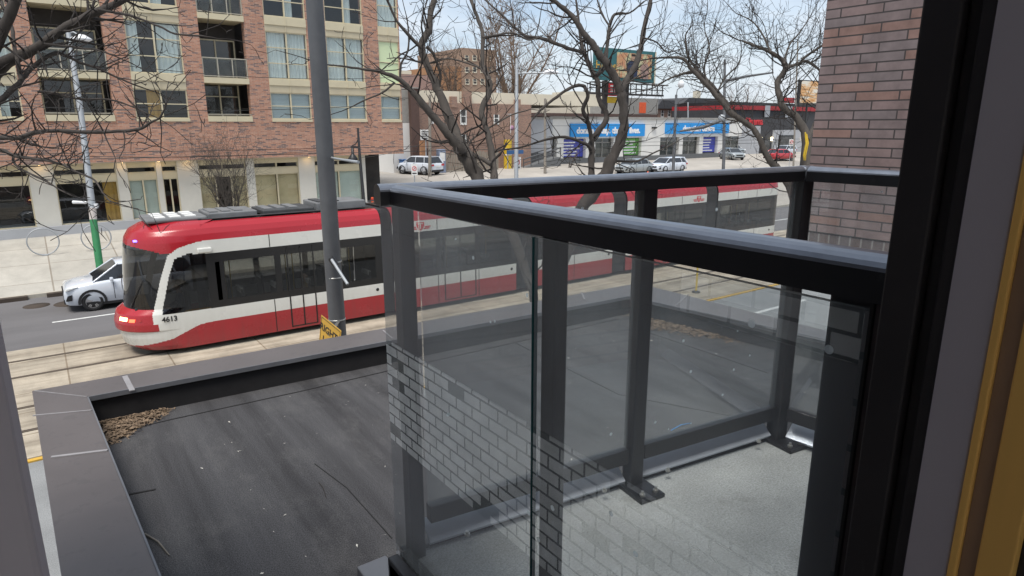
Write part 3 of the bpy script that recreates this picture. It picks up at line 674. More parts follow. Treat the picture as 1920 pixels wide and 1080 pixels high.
    while x < xb - .8:
        for y in (.14, 1.75):
            st = MB().box(x, x + .42, y, y + .65, .8, .9).box(x + .40, x + .47, y, y + .65, .8, 1.62)
            so_ = tb(st, 'seat', M['seatred'], bev=.03)
            tb(MB().box(x + .385, x + .48, y + .05, y + .6, 1.5, 1.64), 'grab_rim', M['seatpale'], so_)
        x += 1.02
    pp = MB()
    for q in range(3):
        x = xa + .8 + q * (xb - xa - 1.6) / 2; tb(MB().tube([(x, .9, .42), (x, .9, 2.9)], .018, 6), 'grab_pole', M['yellow']); tb(MB().tube([(x, 1.65, .42), (x, 1.65, 2.9)], .018, 6), 'grab_pole', M['yellow'])
for (xa, xb) in zip([m_[1] for m_ in mods[:-1]], [m_[0] for m_ in mods[1:]]):
    be = MB(); rows = []
    nn = 17
    for q in range(nn):
        x = xa + (xb - xa) * q / (nn - 1); o = .05 if q % 2 else .11
        sec = [(x, y + o * (1 if y < W2 else -1), min(z, 3.62)) for y, z in RP]; rows.append(sec + [(x, 2 * W2 - y, z) for x, y, z in sec[::-1]])
    be.grid(rows, False); tb(be, 'bellows', M['bellow'])
# underframe shadow gap and trucks
for (xa, xb) in ((.9, 3.9), (14.4, 17.6), (26, 29)):
    uf = MB().box(xa, xb, .35, 2.19, .12, .35); tk = tb(uf, 'truck', M['tblack'])
    for x in (xa + .55, xb - .55):
        tb(MB().lathe([(0, .3), (.3, .3), (.3, .42), (0, .42)], (x, 0, .3), 16, 'y').lathe([(0, 2.12), (.3, 2.12), (.3, 2.24), (0, 2.24)], (x, 0, .3), 16, 'y'), 'axle_wheels', M['rail_steel'], tk)
# nose: lofted over height and plan
def nose_off(z):
    return float(np.interp(z, [.17, .3, .55, .74, .76, .95, 1.22, 1.36, 2.2, 3.05, 3.3, 3.5, 3.65, 3.72], [.25, .05, -.02, -.03, -.12, -.13, -.05, .16, .24, .34, .40, .52, .78, 1.05]))
def nose_hw(z): return float(np.interp(z, [0, 3.2, 3.38, 3.53, 3.64, 3.72], [W2, W2, W2 - .035, W2 - .11, W2 - .24, W2 - .42]))
def nose_pt(t, z):                                       # t from 0 (near side at x = 2.22) round to 1 (far side)
    a = 1.55; o = nose_off(z); hw = nose_hw(z); o = min(o, 1.2)
    if t < .22: x = 2.22 - (2.22 - (a + o)) * (t / .22); return (x, W2 - hw, z)
    if t > .78: x = 2.22 - (2.22 - (a + o)) * ((1 - t) / .22); return (x, W2 + hw, z)
    th = (t - .22) / .56 * PI; n_ = 2.35
    c, s_ = math.cos(th), math.sin(th)
    return (a + o - a * abs(s_) ** (2 / n_), W2 - hw * math.copysign(abs(c) ** (2 / n_), c), z)
def nose_zone(t, z):
    x, y, _ = nose_pt(t, z); tt = min(t, 1 - t); x2 = x                      # 0 red 1 white 2 windscreen 3 black
    red_low = float(np.interp(x2, [.0, .5, .8, 1.15, 1.5, 1.85, 2.15, 2.3], [.30, .36, .42, .49, .64, .78, .82, .82]))
    if z < red_low: return 0
    side = tt < .33
    xo = float(np.interp(z, [1.25, 1.31, 2.24, 2.86, 3.05, 3.16, 3.2], [.72, .77, 1.04, 1.27, 1.55, 1.95, 2.25]))   # red/windscreen edge of the white arch
    xi = float(np.interp(z, [1.21, 1.28, 2.22, 2.75, 2.88, 2.92], [.95, .97, 1.22, 1.42, 1.8, 2.25]))
    if z > 1.21:
        if z < 2.82 + .1 * (x2 < 1.9) and x2 > xi and side: return 3
        if z < 3.2 and x2 > xo and side: return 1
        zt = 2.93 + .28 * max(0, (1.1 - x2)) ** .8
        if 1.36 < z < zt: return 2
        return 0 if z > 1.3 or not side or x2 < .74 else 1
    if z > .74: return 0 if x2 < (.72 if z > .95 else .83) else 1
    return 1
NT, NZ = 150, 130
zs = np.concatenate([np.linspace(.17, .7, 26), np.linspace(.72, 1.4, 38), np.linspace(1.42, 3.0, 40), np.linspace(3.02, 3.72, 32)])
_h = np.concatenate([np.linspace(0, .22, 80), np.linspace(.2225, .36, 55), np.linspace(.365, .5, 24)]); tsx = np.concatenate([_h, (1 - _h[:-1])[::-1]]); NT = len(tsx)
P_ = [[nose_pt(t, z) for t in tsx] for z in zs]
zone = [[nose_zone((tsx[j] + tsx[j + 1]) / 2, (zs[i] + zs[i + 1]) / 2) for j in range(NT - 1)] for i in range(len(zs) - 1)]
def zone_mesh(sel, name, mats, remap, smooth=True):
    mb = MB(); mb.v = [p for r in P_ for p in r]
    for i in range(len(zs) - 1):
        for j in range(NT - 1):
            if zone[i][j] in sel: mb.f.append((i * NT + j, i * NT + j + 1, (i + 1) * NT + j + 1, (i + 1) * NT + j)); mb.mi.append(remap[zone[i][j]]); mb.sm.append(smooth)
    return mb
nb = zone_mesh((0, 1), 'nose', None, {0: 0, 1: 1}); nb.cur = 0
nb.add([P_[-1][j] for j in range(NT)], [tuple(range(NT))])
def clean(o):
    bm = bmesh.new(); bm.from_mesh(o.data); bmesh.ops.delete(bm, geom=[v for v in bm.verts if not v.link_faces], context='VERTS'); bm.to_mesh(o.data); bm.free(); return o
nose = clean(tb(nb, 'nose', [M['red'], M['white']]))
ws = clean(tb(zone_mesh((2,), 'windscreen', None, {2: 0}), 'windscreen', M['wglass']))
for s in (0, 1):
    zm = zone_mesh((3,), 'cab_side_window', None, {3: 0}); kp = [i for i, f in enumerate(zm.f) if (f[0] % NT < NT // 2) == (s == 0)]
    zm.f = [zm.f[i] for i in kp]; zm.mi = [zm.mi[i] for i in kp]; zm.sm = [zm.sm[i] for i in kp]; clean(tb(zm, 'cab_side_window', M['wglass']))
# cab interior
tb(MB().box(.95, 2.2, .14, 2.40, .36, .42), 'floor', M['tfloor'])
ds = MB().box(.35, .95, .45, 2.1, 1.1, 1.42); dk = tb(ds, 'dashboard', M['tblack'], bev=.06)
tb(MB().lathe([(.2, -.012), (.215, 0), (.2, .012)], (.95, 1.25, 1.52), 20, 'x'), 'control_wheel', M['iron'], dk)
st = MB().box(1.35, 1.8, .95, 1.5, .75, .9).box(1.75, 1.86, .95, 1.5, .8, 1.75); tb(st, 'driver_seat', M['seatred'], bev=.04)
tb(MB().box(2.15, 2.21, .1, 1.5, .42, 2.8), 'cab_partition', M['tblack'])
tb(MB().box(.6, .75, .6, .8, 1.75, 2.05).box(.5, .62, 1.2, 1.8, 2.75, 2.9), 'cab_console', M['tin'])
# lamps, marker, mirrors, wipers
def on_nose(t, z, off=.0):
    p = Vector(nose_pt(t, z)); q = Vector(nose_pt(t + .004, z)) - Vector(nose_pt(t - .004, z)); nrm = Vector((-q.y, q.x, 0)).normalized()
    if nrm.x > 0 and abs(nrm.y) < .8: nrm = -nrm
    if abs(nrm.y) >= .8: nrm = nrm if (nrm.y < 0) == (p.y < W2) else -nrm
    return p + nrm * off, nrm
def nose_patch(t0, t1, z0, z1, name, m, off=.012, parent=nose):
    rows = []
    for z in np.linspace(z0, z1, 5): rows.append([on_nose(t, z, off)[0] for t in np.linspace(t0, t1, 8)])
    mb = MB().grid(rows, True); return tb(mb, name, m, parent)
for s in (0, 1):
    q = (lambda t: t) if s == 0 else (lambda t: 1 - t)
    nose_patch(*sorted((q(.395), q(.44))), 1.06, 1.16, 'headlight', M['lampwarm'])
    nose_patch(*sorted((q(.36), q(.385))), 1.04, 1.13, 'marker_light', M['lampred'])
    nose_patch(*sorted((q(.335), q(.345))), 1.06, 1.12, 'reflector', M['taillamp'])
pz, nz_ = on_nose(.40, 3.27, .01)
tb(MB().obox(pz, .09, .09, .05, Matrix.Identity(3)), 'marker_lamp', M['ledblue'], nose, bev=.01)
bz = MB().box(2.02, 2.40, -.10, .01, 2.86, 3.0); tb(bz, 'side_camera', M['white'], bev=.03)
hd = MB().box(.90, 2.50, .55, 1.99, 3.70, 3.82); hp = tb(hd, 'nose_hatch', M['roofgrey'], bev=.05)
hv = MB()
for x in (1.15, 1.55, 1.95): 
    for y in (.7, 1.15, 1.6): hv.box(x, x + .28, y, y + .3, 3.82, 3.845)
tb(hv, 'vent_cover', M['sign_white'], hp)
wp = MB(); 
for t0, t1 in ((.42, .36), (.58, .52)):
    wp = MB().tube([on_nose(t0, 1.4, .03)[0], on_nose((t0 + t1) / 2, 1.8, .03)[0], on_nose(t1, 2.2, .03)[0]], .012, 5); tb(wp, 'wiper', M['iron'], ws)
sl_ = MB().bar((.74, -.003, 2.02) , (.74 + .001, -.004, 2.03), .01, .01); 
mr = MB().tube([(1.0, .02, 2.1), (.86, -.18, 2.12)], .015, 6); mr.obox((.82, -.24, 2.1), .07, .14, .2, Matrix.Identity(3)); tb(mr, 'side_mirror', M['white'], bev=.01) if False else None
text('fleet_number', '4613', .20, M['ink'], face_mtx((1.12, -.006, 1.075), (1, 0, 0)), nose, .002, .006, world=False)
# transit shield with wings on two modules
def emblem(x, z):
    e = MB(); f = lambda p, q, t: (x + p, t, z + q)
    e.prism([(-.15, .14), (.15, .14), (.15, .02), (.08, -.1), (0, -.15), (-.08, -.1), (-.15, .02)], f, -.006, -.002)
    for s in (-1, 1):
        e.prism([(s * .17, .0), (s * .40, .0), (s * .40, -.04), (s * .16, -.04)], f, -.006, -.002)
        e.prism([(s * .15, -.06), (s * .36, -.06), (s * .34, -.10), (s * .12, -.10)], f, -.006, -.002)
    em = tb(e, 'emblem', M['inkred'], tr)
    w_ = MB().prism([(-.10, .11), (.10, .11), (.10, .075), (.02, .075), (.02, -.08), (-.02, -.08), (-.02, .075), (-.10, .075)], f, -.008, -.006); tb(w_, 'emblem_letter', M['white'], em)
emblem(9.08, 3.0); emblem(23.75, 3.0)

# ------------------------------------------------------------------ people (continuous skinned bodies)
def person(label, loc, rz, coat, pose='sit', hair='hair', group=None, sc=1.0):
    t = thing('person', label, 'person', loc, rz, group)
    J = {}; E_ = []
    def j(n, p, r, par=None):
        J[n] = (len(J), Vector(p) * sc, r * sc)
        if par: E_.append((J[par][0], J[n][0]))
    j('pel', (0, 0, .0), .15); j('sp', (.02, 0, .22), .145, 'pel'); j('ch', (.02, 0, .42), .17, 'sp'); j('nk', (.0, 0, .58), .065, 'ch'); j('hd', (-.03, 0, .68), .085, 'nk'); j('hd2', (-.035, 0, .78), .095, 'hd'); j('hd3', (-.02, 0, .86), .07, 'hd2')
    for s in (-1, 1):
        n = str(s)
        j('sh' + n, (.02, s * .19, .49), .07, 'ch'); j('el' + n, (-.06, s * .25, .22), .052, 'sh' + n); j('wr' + n, (-.30, s * .16, .14), .036, 'el' + n); j('ha' + n, (-.38, s * .12, .14), .036, 'wr' + n)
        for f in range(4): j('f%d' % f + n, (-.45 + .01 * abs(f - 1), s * (.085 + .022 * f), .12), .010, 'ha' + n)
        j('th' + n, (-.40, s * .07, .17), .012, 'ha' + n)
        j('hp' + n, (-.03, s * .10, -.02), .11, 'pel'); j('kn' + n, (-.46, s * .13, .0), .078, 'hp' + n); j('an' + n, (-.48, s * .13, -.40), .05, 'kn' + n); j('ft' + n, (-.64, s * .14, -.45), .042, 'an' + n)
    me = bpy.data.meshes.new('body'); me.from_pydata([tuple(v[1]) for v in J.values()], E_, []); ob = bpy.data.objects.new('body_tmp', me); COL.objects.link(ob)
    sk = ob.modifiers.new('s', 'SKIN'); lay = me.skin_vertices[0].data if me.skin_vertices else None
    if lay is None:
        bm = bmesh.new(); bm.from_mesh(me); bm.verts.layers.skin.verify(); bm.to_mesh(me); bm.free(); lay = me.skin_vertices[0].data
    for i, v in enumerate(J.values()): lay[i].radius = (v[2], v[2]); lay[i].use_root = i == 0
    sb = ob.modifiers.new('b', 'SUBSURF'); sb.levels = 1; sb.render_levels = 1
    bpy.context.view_layer.update()
    bme = bpy.data.meshes.new_from_object(ob.evaluated_get(bpy.context.evaluated_depsgraph_get())); bpy.data.objects.remove(ob)
    bme.name = 'body'; bme.materials.clear()
    for q in (M[coat], M['skin']): bme.materials.append(q)
    for p in bme.polygons:
        c = p.center / sc; p.material_index = 1 if (c.z > .56 or (c.x < -.29 and c.z > .08)) else 0; p.use_smooth = True
    b = bpy.data.objects.new('body', bme); COL.objects.link(b); b.parent = t
    hm = MB(); rows = []
    for i in range(9):
        ph = PI * .62 * i / 8; rows.append([((.01 + .115 * math.sin(ph) * math.cos(a)) * sc, .105 * math.sin(ph) * math.sin(a) * sc, (.80 + .115 * math.cos(ph) + (.05 if math.cos(a) < -.3 else 0)) * sc) for a in np.linspace(0, 2 * PI, 15)])
    hm.grid(rows); hm.build('hair', M[hair], t, world=False)
    nm = MB().prism([(-.135, .735), (-.165, .735), (-.135, .775)], lambda p, q, y: (p * sc, y * sc, q * sc), -.014, .014); nm.build('nose', M['skin'], t, world=False)
    return t
def aboard(x, y): return (TX + x, TY + y, .045 + .98)
person('person in a black coat seated at the second wide window of the streetcar', aboard(6.25, .5), 0, 'coat_black')
person('person in an ochre jacket seated just ahead of the grey pole in the streetcar', aboard(5.2, .5), 0, 'coat_ochre')
person('person in a navy coat seated behind the shield emblem of the streetcar', aboard(11.0, .5), 0, 'coat_navy')
person('person in grey seated near the tail of the streetcar', aboard(26.9, .5), 0, 'coat_grey')
person('driver in dark clothes at the cab dashboard of the streetcar', (TX + 1.62, TY + 1.22, .045 + .98), 0, 'coat_navy')
# ================================================================== APARTMENT BLOCK (local x along the front, 0 at its right corner, y into it)
TH = R(3); B0 = on(230, 433, Z=1.0); DV = Vector((math.cos(TH), math.sin(TH), 0)); NV = Vector((-DV.y, DV.x, 0))
def fac0(px, py): r = ray(px, py); t = (B0 - CAM).dot(NV) / r.dot(NV); p = CAM + r * t; return (p - B0).dot(DV), p.z
U0 = fac0(757, 287)[0]; OR = B0 + DV * U0; OR.z = 0
def U(px, py=230): return fac0(px, py)[0] - U0
ap = thing('apartment_block', 'red brick apartment block with cream window bays above a pale storefront', 'building', OR, TH)
def ab(mb, name, m, parent=ap, **k): return mb.build(name, m, parent, world=False, **k)
UL, ZT = -34.0, 17.5
FL = [(6.60, 6.75, 8.25), (8.65, 9.02, 11.60), (11.95, 12.40, 15.0)]     # (cream bottom, glass bottom, glass top)
bays = [('w', U(-40), U(47)), ('b', U(86), U(217)), ('w', U(257), U(357)), ('b', U(391), U(474)), ('w', U(511), U(586)), ('w', U(621), U(689)), ('c', U(716), U(753)), ('b', -26.5, -23.6), ('w', -31.5, -28)]
bays.sort(key=lambda b: b[1])
wl = MB(); x = UL
for k, u0, u1 in bays: wl.box(x, u0, 0, .45, 6.6, ZT); x = u1
wl.box(x, 0, 0, .45, 6.6, ZT) if x < -.05 else None
wl.box(UL, 0, 0, .9, 4.56, 6.598)
wl.box(-.45, -.0, .452, 14, 4.56, ZT)                      # right end wall
ab(wl, 'brick_wall', M['apt_brick'])
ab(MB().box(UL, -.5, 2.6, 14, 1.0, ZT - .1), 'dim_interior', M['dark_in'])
ab(MB().box(UL, -.46, .46, 14, ZT - .1, ZT), 'roof_deck', M['roofslate'])
def win_panes(u0, u1, z0, z1, rows, cols, par, yy, curtain=None, glassm='pane', rnd=None, fw=.055, mw=.07):
    """frame with mullions, one mesh for its panes, curtains behind"""
    f = MB(); f.box(u0, u1, yy - .02, yy + .08, z0, z0 + fw).box(u0, u1, yy - .02, yy + .08, z1 - fw, z1)
    f.box(u0, u0 + fw, yy - .02, yy + .08, z0 + fw, z1 - fw).box(u1 - fw, u1, yy - .02, yy + .08, z0 + fw, z1 - fw)
    for c in range(1, cols): u = u0 + (u1 - u0) * c / cols; f.box(u - mw / 2, u + mw / 2, yy - .03, yy + .078, z0 + fw, z1 - fw)
    for c in range(cols):
        ua = u0 + (u1 - u0) * c / cols + (mw / 2 if c else fw); ub = u0 + (u1 - u0) * (c + 1) / cols - (mw / 2 if c < cols - 1 else fw)
        for r_ in range(1, rows): z = z0 + (z1 - z0) * r_ / rows; f.box(ua, ub, yy - .015, yy + .076, z - .025, z + .025)
    fo = ab(f, 'window', M['beige'], par)
    ab(MB().box(u0 + .03, u1 - .03, yy + .03, yy + .036, z0 + .03, z1 - .03), 'pane', M[glassm], fo)
    rnd = rnd or random
    for c in range(cols):
        ua = u0 + (u1 - u0) * c / cols + .04; ub = u0 + (u1 - u0) * (c + 1) / cols - .04
        kind = curtain[c % len(curtain)] if curtain else None
        if not kind: continue
        if kind[0] == 'half': ub = ua + (ub - ua) * .45
        if kind[0] == 'right': ua = ub - (ub - ua) * .5
        if kind[0] == 'blind':
            ab(MB().box(ua, ub, yy + .16, yy + .18, z0 + (z1 - z0) * kind[2] if len(kind) > 2 else z0, z1), 'blind', M[kind[1]], fo)
        else:
            n = max(4, int((ub - ua) / .045)); top = [(ua + (ub - ua) * i / n, yy + .18 + .035 * math.sin(i * 1.3) + .01 * rnd.random()) for i in range(n + 1)]
            mb = MB().grid([[(x_, y_, z) for x_, y_ in top] for z in (z0 + .05, z1)], True); ab(mb, 'curtain', M[kind[1]], fo)
    return fo
rb = random.Random(3)
fullc = [('full', 'curtain')]; 
look = {}
def spandrel(u0, u1, k):
    zb, g0, g1 = FL[k]; nxt = FL[k + 1][0] if k + 1 < len(FL) else ZT
    s = MB().box(u0, u1, -.05, .3, zb + .002, g0 - .002); s2 = MB().box(u0, u1, .0, .3, g1 + .002, nxt - .002)
    s.box((u0 + u1) / 2 - .03, (u0 + u1) / 2 + .03, -.07, -.052, zb + .01, g0 - .01); s2.box((u0 + u1) / 2 - .03, (u0 + u1) / 2 + .03, -.031, -.002, g1 + .01, nxt - .01)
    s.box((u0 + u1) / 2 - .001, (u0 + u1) / 2 + .001, -.06, -.049, zb + .02, g0 - .02); ab(s, 'spandrel', M['beige']); ab(s2, 'spandrel', M['beige2'])
def balustrade(u0, u1, z0, h, par, n=3):
    MBr = MB().box(u0, u1, .03, .08, z0 + h - .05, z0 + h).box(u0, u1, .03, .08, z0 + .06, z0 + .1)
    for q in range(n + 1): u = u0 + (u1 - u0 - .05) * q / n; MBr.box(u, u + .05, .035, .075, z0, z0 + h - .05)
    r_ = ab(MBr, 'railing', M['dimrail'], par); ab(MB().box(u0 + .03, u1 - .03, .05, .058, z0 + .1, z0 + h - .06), 'glass_infill', M['balc_glass'], r_)
for bi, (kind, u0, u1) in enumerate(bays):
    for k, (zb, g0, g1) in enumerate(FL):
        nxt = FL[k + 1][0] if k + 1 < len(FL) else ZT
        if kind == 'w':
            spandrel(u0, u1, k); rows = 2 if k == 0 else 3
            cu = [('blind', 'blind')] if (k == 0 and u0 > -9) else (fullc if (k == 1 and u0 > -9) else ([('half', 'curtain'), ('full', 'curtain')] if k == 1 else ([('right', 'ochre'), None] if (k == 0 and -16 < u0 < -12) else [None, ('half', 'curtain')])))
            win_panes(u0, u1, g0, g1, rows, 2, ap, .06, cu, rnd=rb)
        elif kind == 'c':
            spandrel(u0, u1, k)
            if k == 0: win_panes(u0, u1, g0, g1, 2, 1, ap, .06, [('blind', 'blind')])
            elif k == 1: win_panes(u0, u1, g0, g1, 2, 1, ap, .06, None, 'green_frost')
            else: win_panes(u0, u1, g0, g1, 2, 1, ap, .06, fullc, rnd=rb)
        else:                                               # recessed balcony
            s = MB().box(u0, u1, -.06, 1.9, zb + .002, zb + .30); ab(s, 'balcony_slab', M['beige'])
            zc = nxt + .0
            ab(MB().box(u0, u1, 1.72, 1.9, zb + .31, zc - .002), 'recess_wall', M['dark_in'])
            nc = 2 if u1 - u0 < 3 else 3
            win_panes(u0 + .12, u1 - .12, zb + .36, zb + 2.45, 2, nc, ap, 1.6, [('blind', 'blind') if rb.random() < .5 else None, None, ('half', 'curtain')], rnd=rb, fw=.07)
            balustrade(u0 + .01, u1 - .01, zb + .30, 1.05 if k else .12, ap, nc + 1)
# balcony clutter seen in the middle recess
cbx = MB().box(U(400), U(400) + .9, .6, 1.2, 8.955, 9.75); tag(cbx.build('storage_box', M['grey_far'], None), None) if False else None
# storefront
YS = .75; ZS0, ZS1 = 1.28, 4.50
su = lambda px, py=400: U(px, py)
ab(MB().box(UL, su(697), .05, 2.4, 4.515, 4.56), 'soffit', M['beige2'])
ab(MB().box(UL, -.46, 2.41, 2.5, 1.0, 4.56), 'back_wall', M['dark_in']) if False else None
ab(MB().box(UL, su(697), YS - .35, 2.5, .6, ZS0 + .18), 'plinth', M['store_grey'])
cols = [(su(67), su(115)), (su(233), su(253)), (su(308), su(318)), (su(347), su(387)), (su(476), su(491)), (su(574), su(604)), (su(692), su(698)), (-28, -27.2), (-25, -24.3), (UL, UL + .5)]
cm = MB()
for a, b_ in cols: ab(MB().box(a, b_, YS - .12, YS + .3, ZS0 + .182, 4.513), 'pier', M['store_white'])
cols.sort()
gl = [(cols[i][1], cols[i + 1][0]) for i in range(len(cols) - 1)]
fills = {}
for i, (a, b_) in enumerate(gl):
    mid = (a + b_) / 2; w = b_ - a
    ab(MB().box(a, b_, YS - .06, YS + .1, 3.58, 3.92), 'transom_panel', M['beige']); ab(MB().box(a, b_, YS - .06, YS + .1, 4.26, 4.512), 'head_panel', M['beige'])
    win_panes(a, b_, 3.922, 4.258, 1, 2 if w > 2 else 1, ap, YS, None, 'pane')
    frosty = abs(mid - (su(253) + su(308)) / 2) < .3 or abs(mid - (su(604) + su(692)) / 2) < .4
    if abs(mid - (su(115) + su(233)) / 2) < .3: cur = [None, ('right', 'ochre')]
    elif mid > su(476) and mid < su(574): cur = [('blind', 'ochre2'), ('blind', 'ochre2')]
    else: cur = None
    if cur and cur[0] and cur[0][1] == 'ochre2': cur = [('blind', 'warm_in'), ('blind', 'warm_in')]
    if frosty: cur = [('blind', 'frost'), ('blind', 'frost'), ]
    if mid > su(387) and mid < su(476): cur = [('blind', 'warm_in'), None, ('blind', 'warm_in')]
    win_panes(a, b_, ZS0 + .182, 3.578, 1, 3 if mid > su(387) and mid < su(476) else 2, ap, YS, cur, 'pane')
for px in (90, 243, 312, 366, 590):
    ab(MB().lathe([(0, 4.505), (.09, 4.505), (.09, 4.514)], (su(px), .3, 0), 12), 'soffit_lamp', emit('warm_downlight', (1, .62, .25), 14) if px == 90 else bpy.data.materials['warm_downlight'])
# ================================================================== TREES
def smooth_path(pts, sub=3):
    out = []
    for i in range(len(pts) - 1):
        p0 = pts[max(i - 1, 0)]; p1 = pts[i]; p2 = pts[i + 1]; p3 = pts[min(i + 2, len(pts) - 1)]
        for k in range(sub):
            t = k / sub; out.append(.5 * (2 * p1 + (p2 - p0) * t + (2 * p0 - 5 * p1 + 4 * p2 - p3) * t * t + (3 * p1 - p0 - 3 * p2 + p3) * t ** 3))
    out.append(pts[-1]); return out
def grow(mb, p, d, L, r, rng, lvl, zig=.55, up=.12, nseg=None, spread=1.0, n=4):
    """zigzag twig that forks"""
    k = nseg or max(3, int(L / .16)); pts = [p]; rad = [r]; q = Vector(p); dd = Vector(d).normalized()
    for i in range(k):
        j = Vector((rng.gauss(0, 1), rng.gauss(0, 1), rng.gauss(0, 1))) * zig * (.5 if lvl > 1 else .7)
        dd = (dd + j * .55 + Vector((0, 0, up))).normalized(); q = q + dd * (L / k); pts.append(q); rad.append(max(.0042, r * (1 - .72 * (i + 1) / k)) * (1.25 if i % 2 else .92))
        if lvl > 0 and i > 0 and rng.random() < .62 * spread:
            s = Vector((rng.gauss(0, 1), rng.gauss(0, 1), rng.gauss(0, 1))).normalized(); cd_ = (dd * .55 + s * .8).normalized()
            grow(mb, q, cd_, L * rng.uniform(.35, .62), rad[-1] * .65, rng, lvl - 1, zig, up, None, spread, n)
    mb.tube(pts, rad, n if r > .006 else 3, False)
def tree(name, label, limbs, seed, tm, base=None, density=1.0, tw=(.5, 1.3), group='bare street trees', lvl=2, zig=.6, rtw=.35, wob=.35, nearcut=0):
    rng = random.Random(seed); trunk = MB(); crown = MB(); first = None
    for L in limbs:
        d, pts = L[0], L[1]; dz = L[2] if len(L) > 2 else 0
        n = len(pts); P3 = []
        for i, (px, py, w) in enumerate(pts):
            P3.append(at(px, py, d + dz * i / max(1, n - 1)))
        if first is None: first = P3[0]
        rr_ = [pts[i][2] * (d + dz * i / max(1, n - 1)) / F / 2 for i in range(n)]
        S3 = smooth_path(P3, 4); m_ = len(S3)
        rad = [float(np.interp(i / (m_ - 1) * (n - 1), range(n), rr_)) * (1 + rng.uniform(-.09, .13)) for i in range(m_)]
        S3 = [S3[0]] + [p + Vector((rng.gauss(0, 1), rng.gauss(0, 1), rng.gauss(0, 1))) * rad[i + 1] * .11 for i, p in enumerate(S3[1:-1])] + [S3[-1]]
        trunk.tube(S3, rad, 9 if max(rr_) > .03 else 6)
        ln = sum((S3[i + 1] - S3[i]).length for i in range(m_ - 1)); cnt = int(ln * 5.6 * density)
        for _ in range(cnt):
            t = rng.uniform(.08, 1); i = min(m_ - 2, int(t * (m_ - 1)))
            if rad[i] > .13 and rng.random() < .85: continue
            dr = (S3[i + 1] - S3[i]).normalized(); s = Vector((rng.gauss(0, 1), rng.gauss(0, 1), rng.gauss(.15, 1))).normalized(); s = (s - dr * s.dot(dr) * .6).normalized()
            grow(crown, S3[i], dr * .5 + s, rng.uniform(*tw), min(rad[i] * rtw, .016) + .003, rng, lvl, zig, .1)
        if True: grow(crown, S3[-1], (S3[-1] - S3[-2]), rng.uniform(*tw), max(rad[-1] * .9, .004), rng, lvl, zig, .05)
    rt = thing(name, label, 'tree', base or (first.x, first.y, 0), 0, group)
    trunk.build('trunk', M[tm], rt); crown.build('crown', M['twig'], rt)
    return rt
def ground_of(px, py, d, z=.12): p = at(px, py, d); return Vector((p.x, p.y, z))
# T1: tree at the left, trunk outside the view
d = 8.0
T1 = [(d, [(-160, 640, 37.2), (-120, 480, 35.4), (-70, 330, 30.3), (-30, 200, 25.4), (0, 127, 21.9), (67, 90, 17.7), (127, 50, 16.1), (167, 28, 14.4), (233, 0, 11), (270, -25, 9.3)], .3),
      (d, [(-30, 200, 21.9), (-15, 110, 20.3), (10, 50, 18.6), (30, 0, 16.8), (45, -40, 15.2)], -.5),
      (d, [(-30, 220, 13.5), (0, 188, 10), (33, 160, 9.3), (42, 147, 8.4), (63, 125, 8.4), (100, 100, 7.7), (120, 103, 5.8), (150, 117, 5.1), (183, 128, 4.2), (208, 140, 3.8), (250, 158, 2.9), (275, 167, 2.2)], .6),
      (d, [(-70, 290, 13.5), (-30, 265, 11), (0, 258, 9.3), (40, 257, 8.4), (67, 248, 7.7), (110, 245, 7.7), (167, 248, 6.8), (220, 246, 5.8), (262, 242, 5.8), (285, 228, 4.2), (300, 220, 3.8), (313, 192, 2.6)], -.5),
      (d, [(-50, 290, 10), (0, 281, 6.8), (25, 292, 6.8), (58, 297, 5.8), (92, 302, 5.1), (125, 312, 4.2), (142, 322, 4.2), (172, 334, 3.8), (183, 345, 3.3), (195, 365, 2.9), (208, 378, 2.6)], -.7),
      (d, [(25, 292, 5.1), (28, 308, 4.2), (55, 325, 3.8), (90, 342, 3.3), (112, 356, 2.9), (135, 367, 1.6)], -.4),
      (d, [(185, 18, 5.8), (217, 24, 5.1), (253, 32, 4.6), (300, 50, 4.2), (327, 63, 3.8), (377, 67, 3.3), (407, 72, 1.6)], .3),
      (d, [(83, 82, 5.1), (110, 86, 4.6), (133, 87, 4.6), (150, 91, 4.2), (180, 93, 3.3), (215, 105, 2.6)], .2),
      (d, [(70, 172, 5.8), (100, 174, 5.1), (143, 185, 4.6), (207, 187, 3.8), (247, 200, 2.9), (297, 222, 2.2)], .4),
      (d, [(40, 150, 7.7), (28, 90, 6.8), (22, 50, 5.8), (8, 20, 5.1), (0, -10, 4.2)], .5)]
tree('bare_tree', 'dark bare tree leaning in from the left edge, boughs crossing the brick apartment block', T1, 11, 'bark', base=ground_of(-160, 640, d), density=1.5, tw=(.22, .8))
d = 11.0
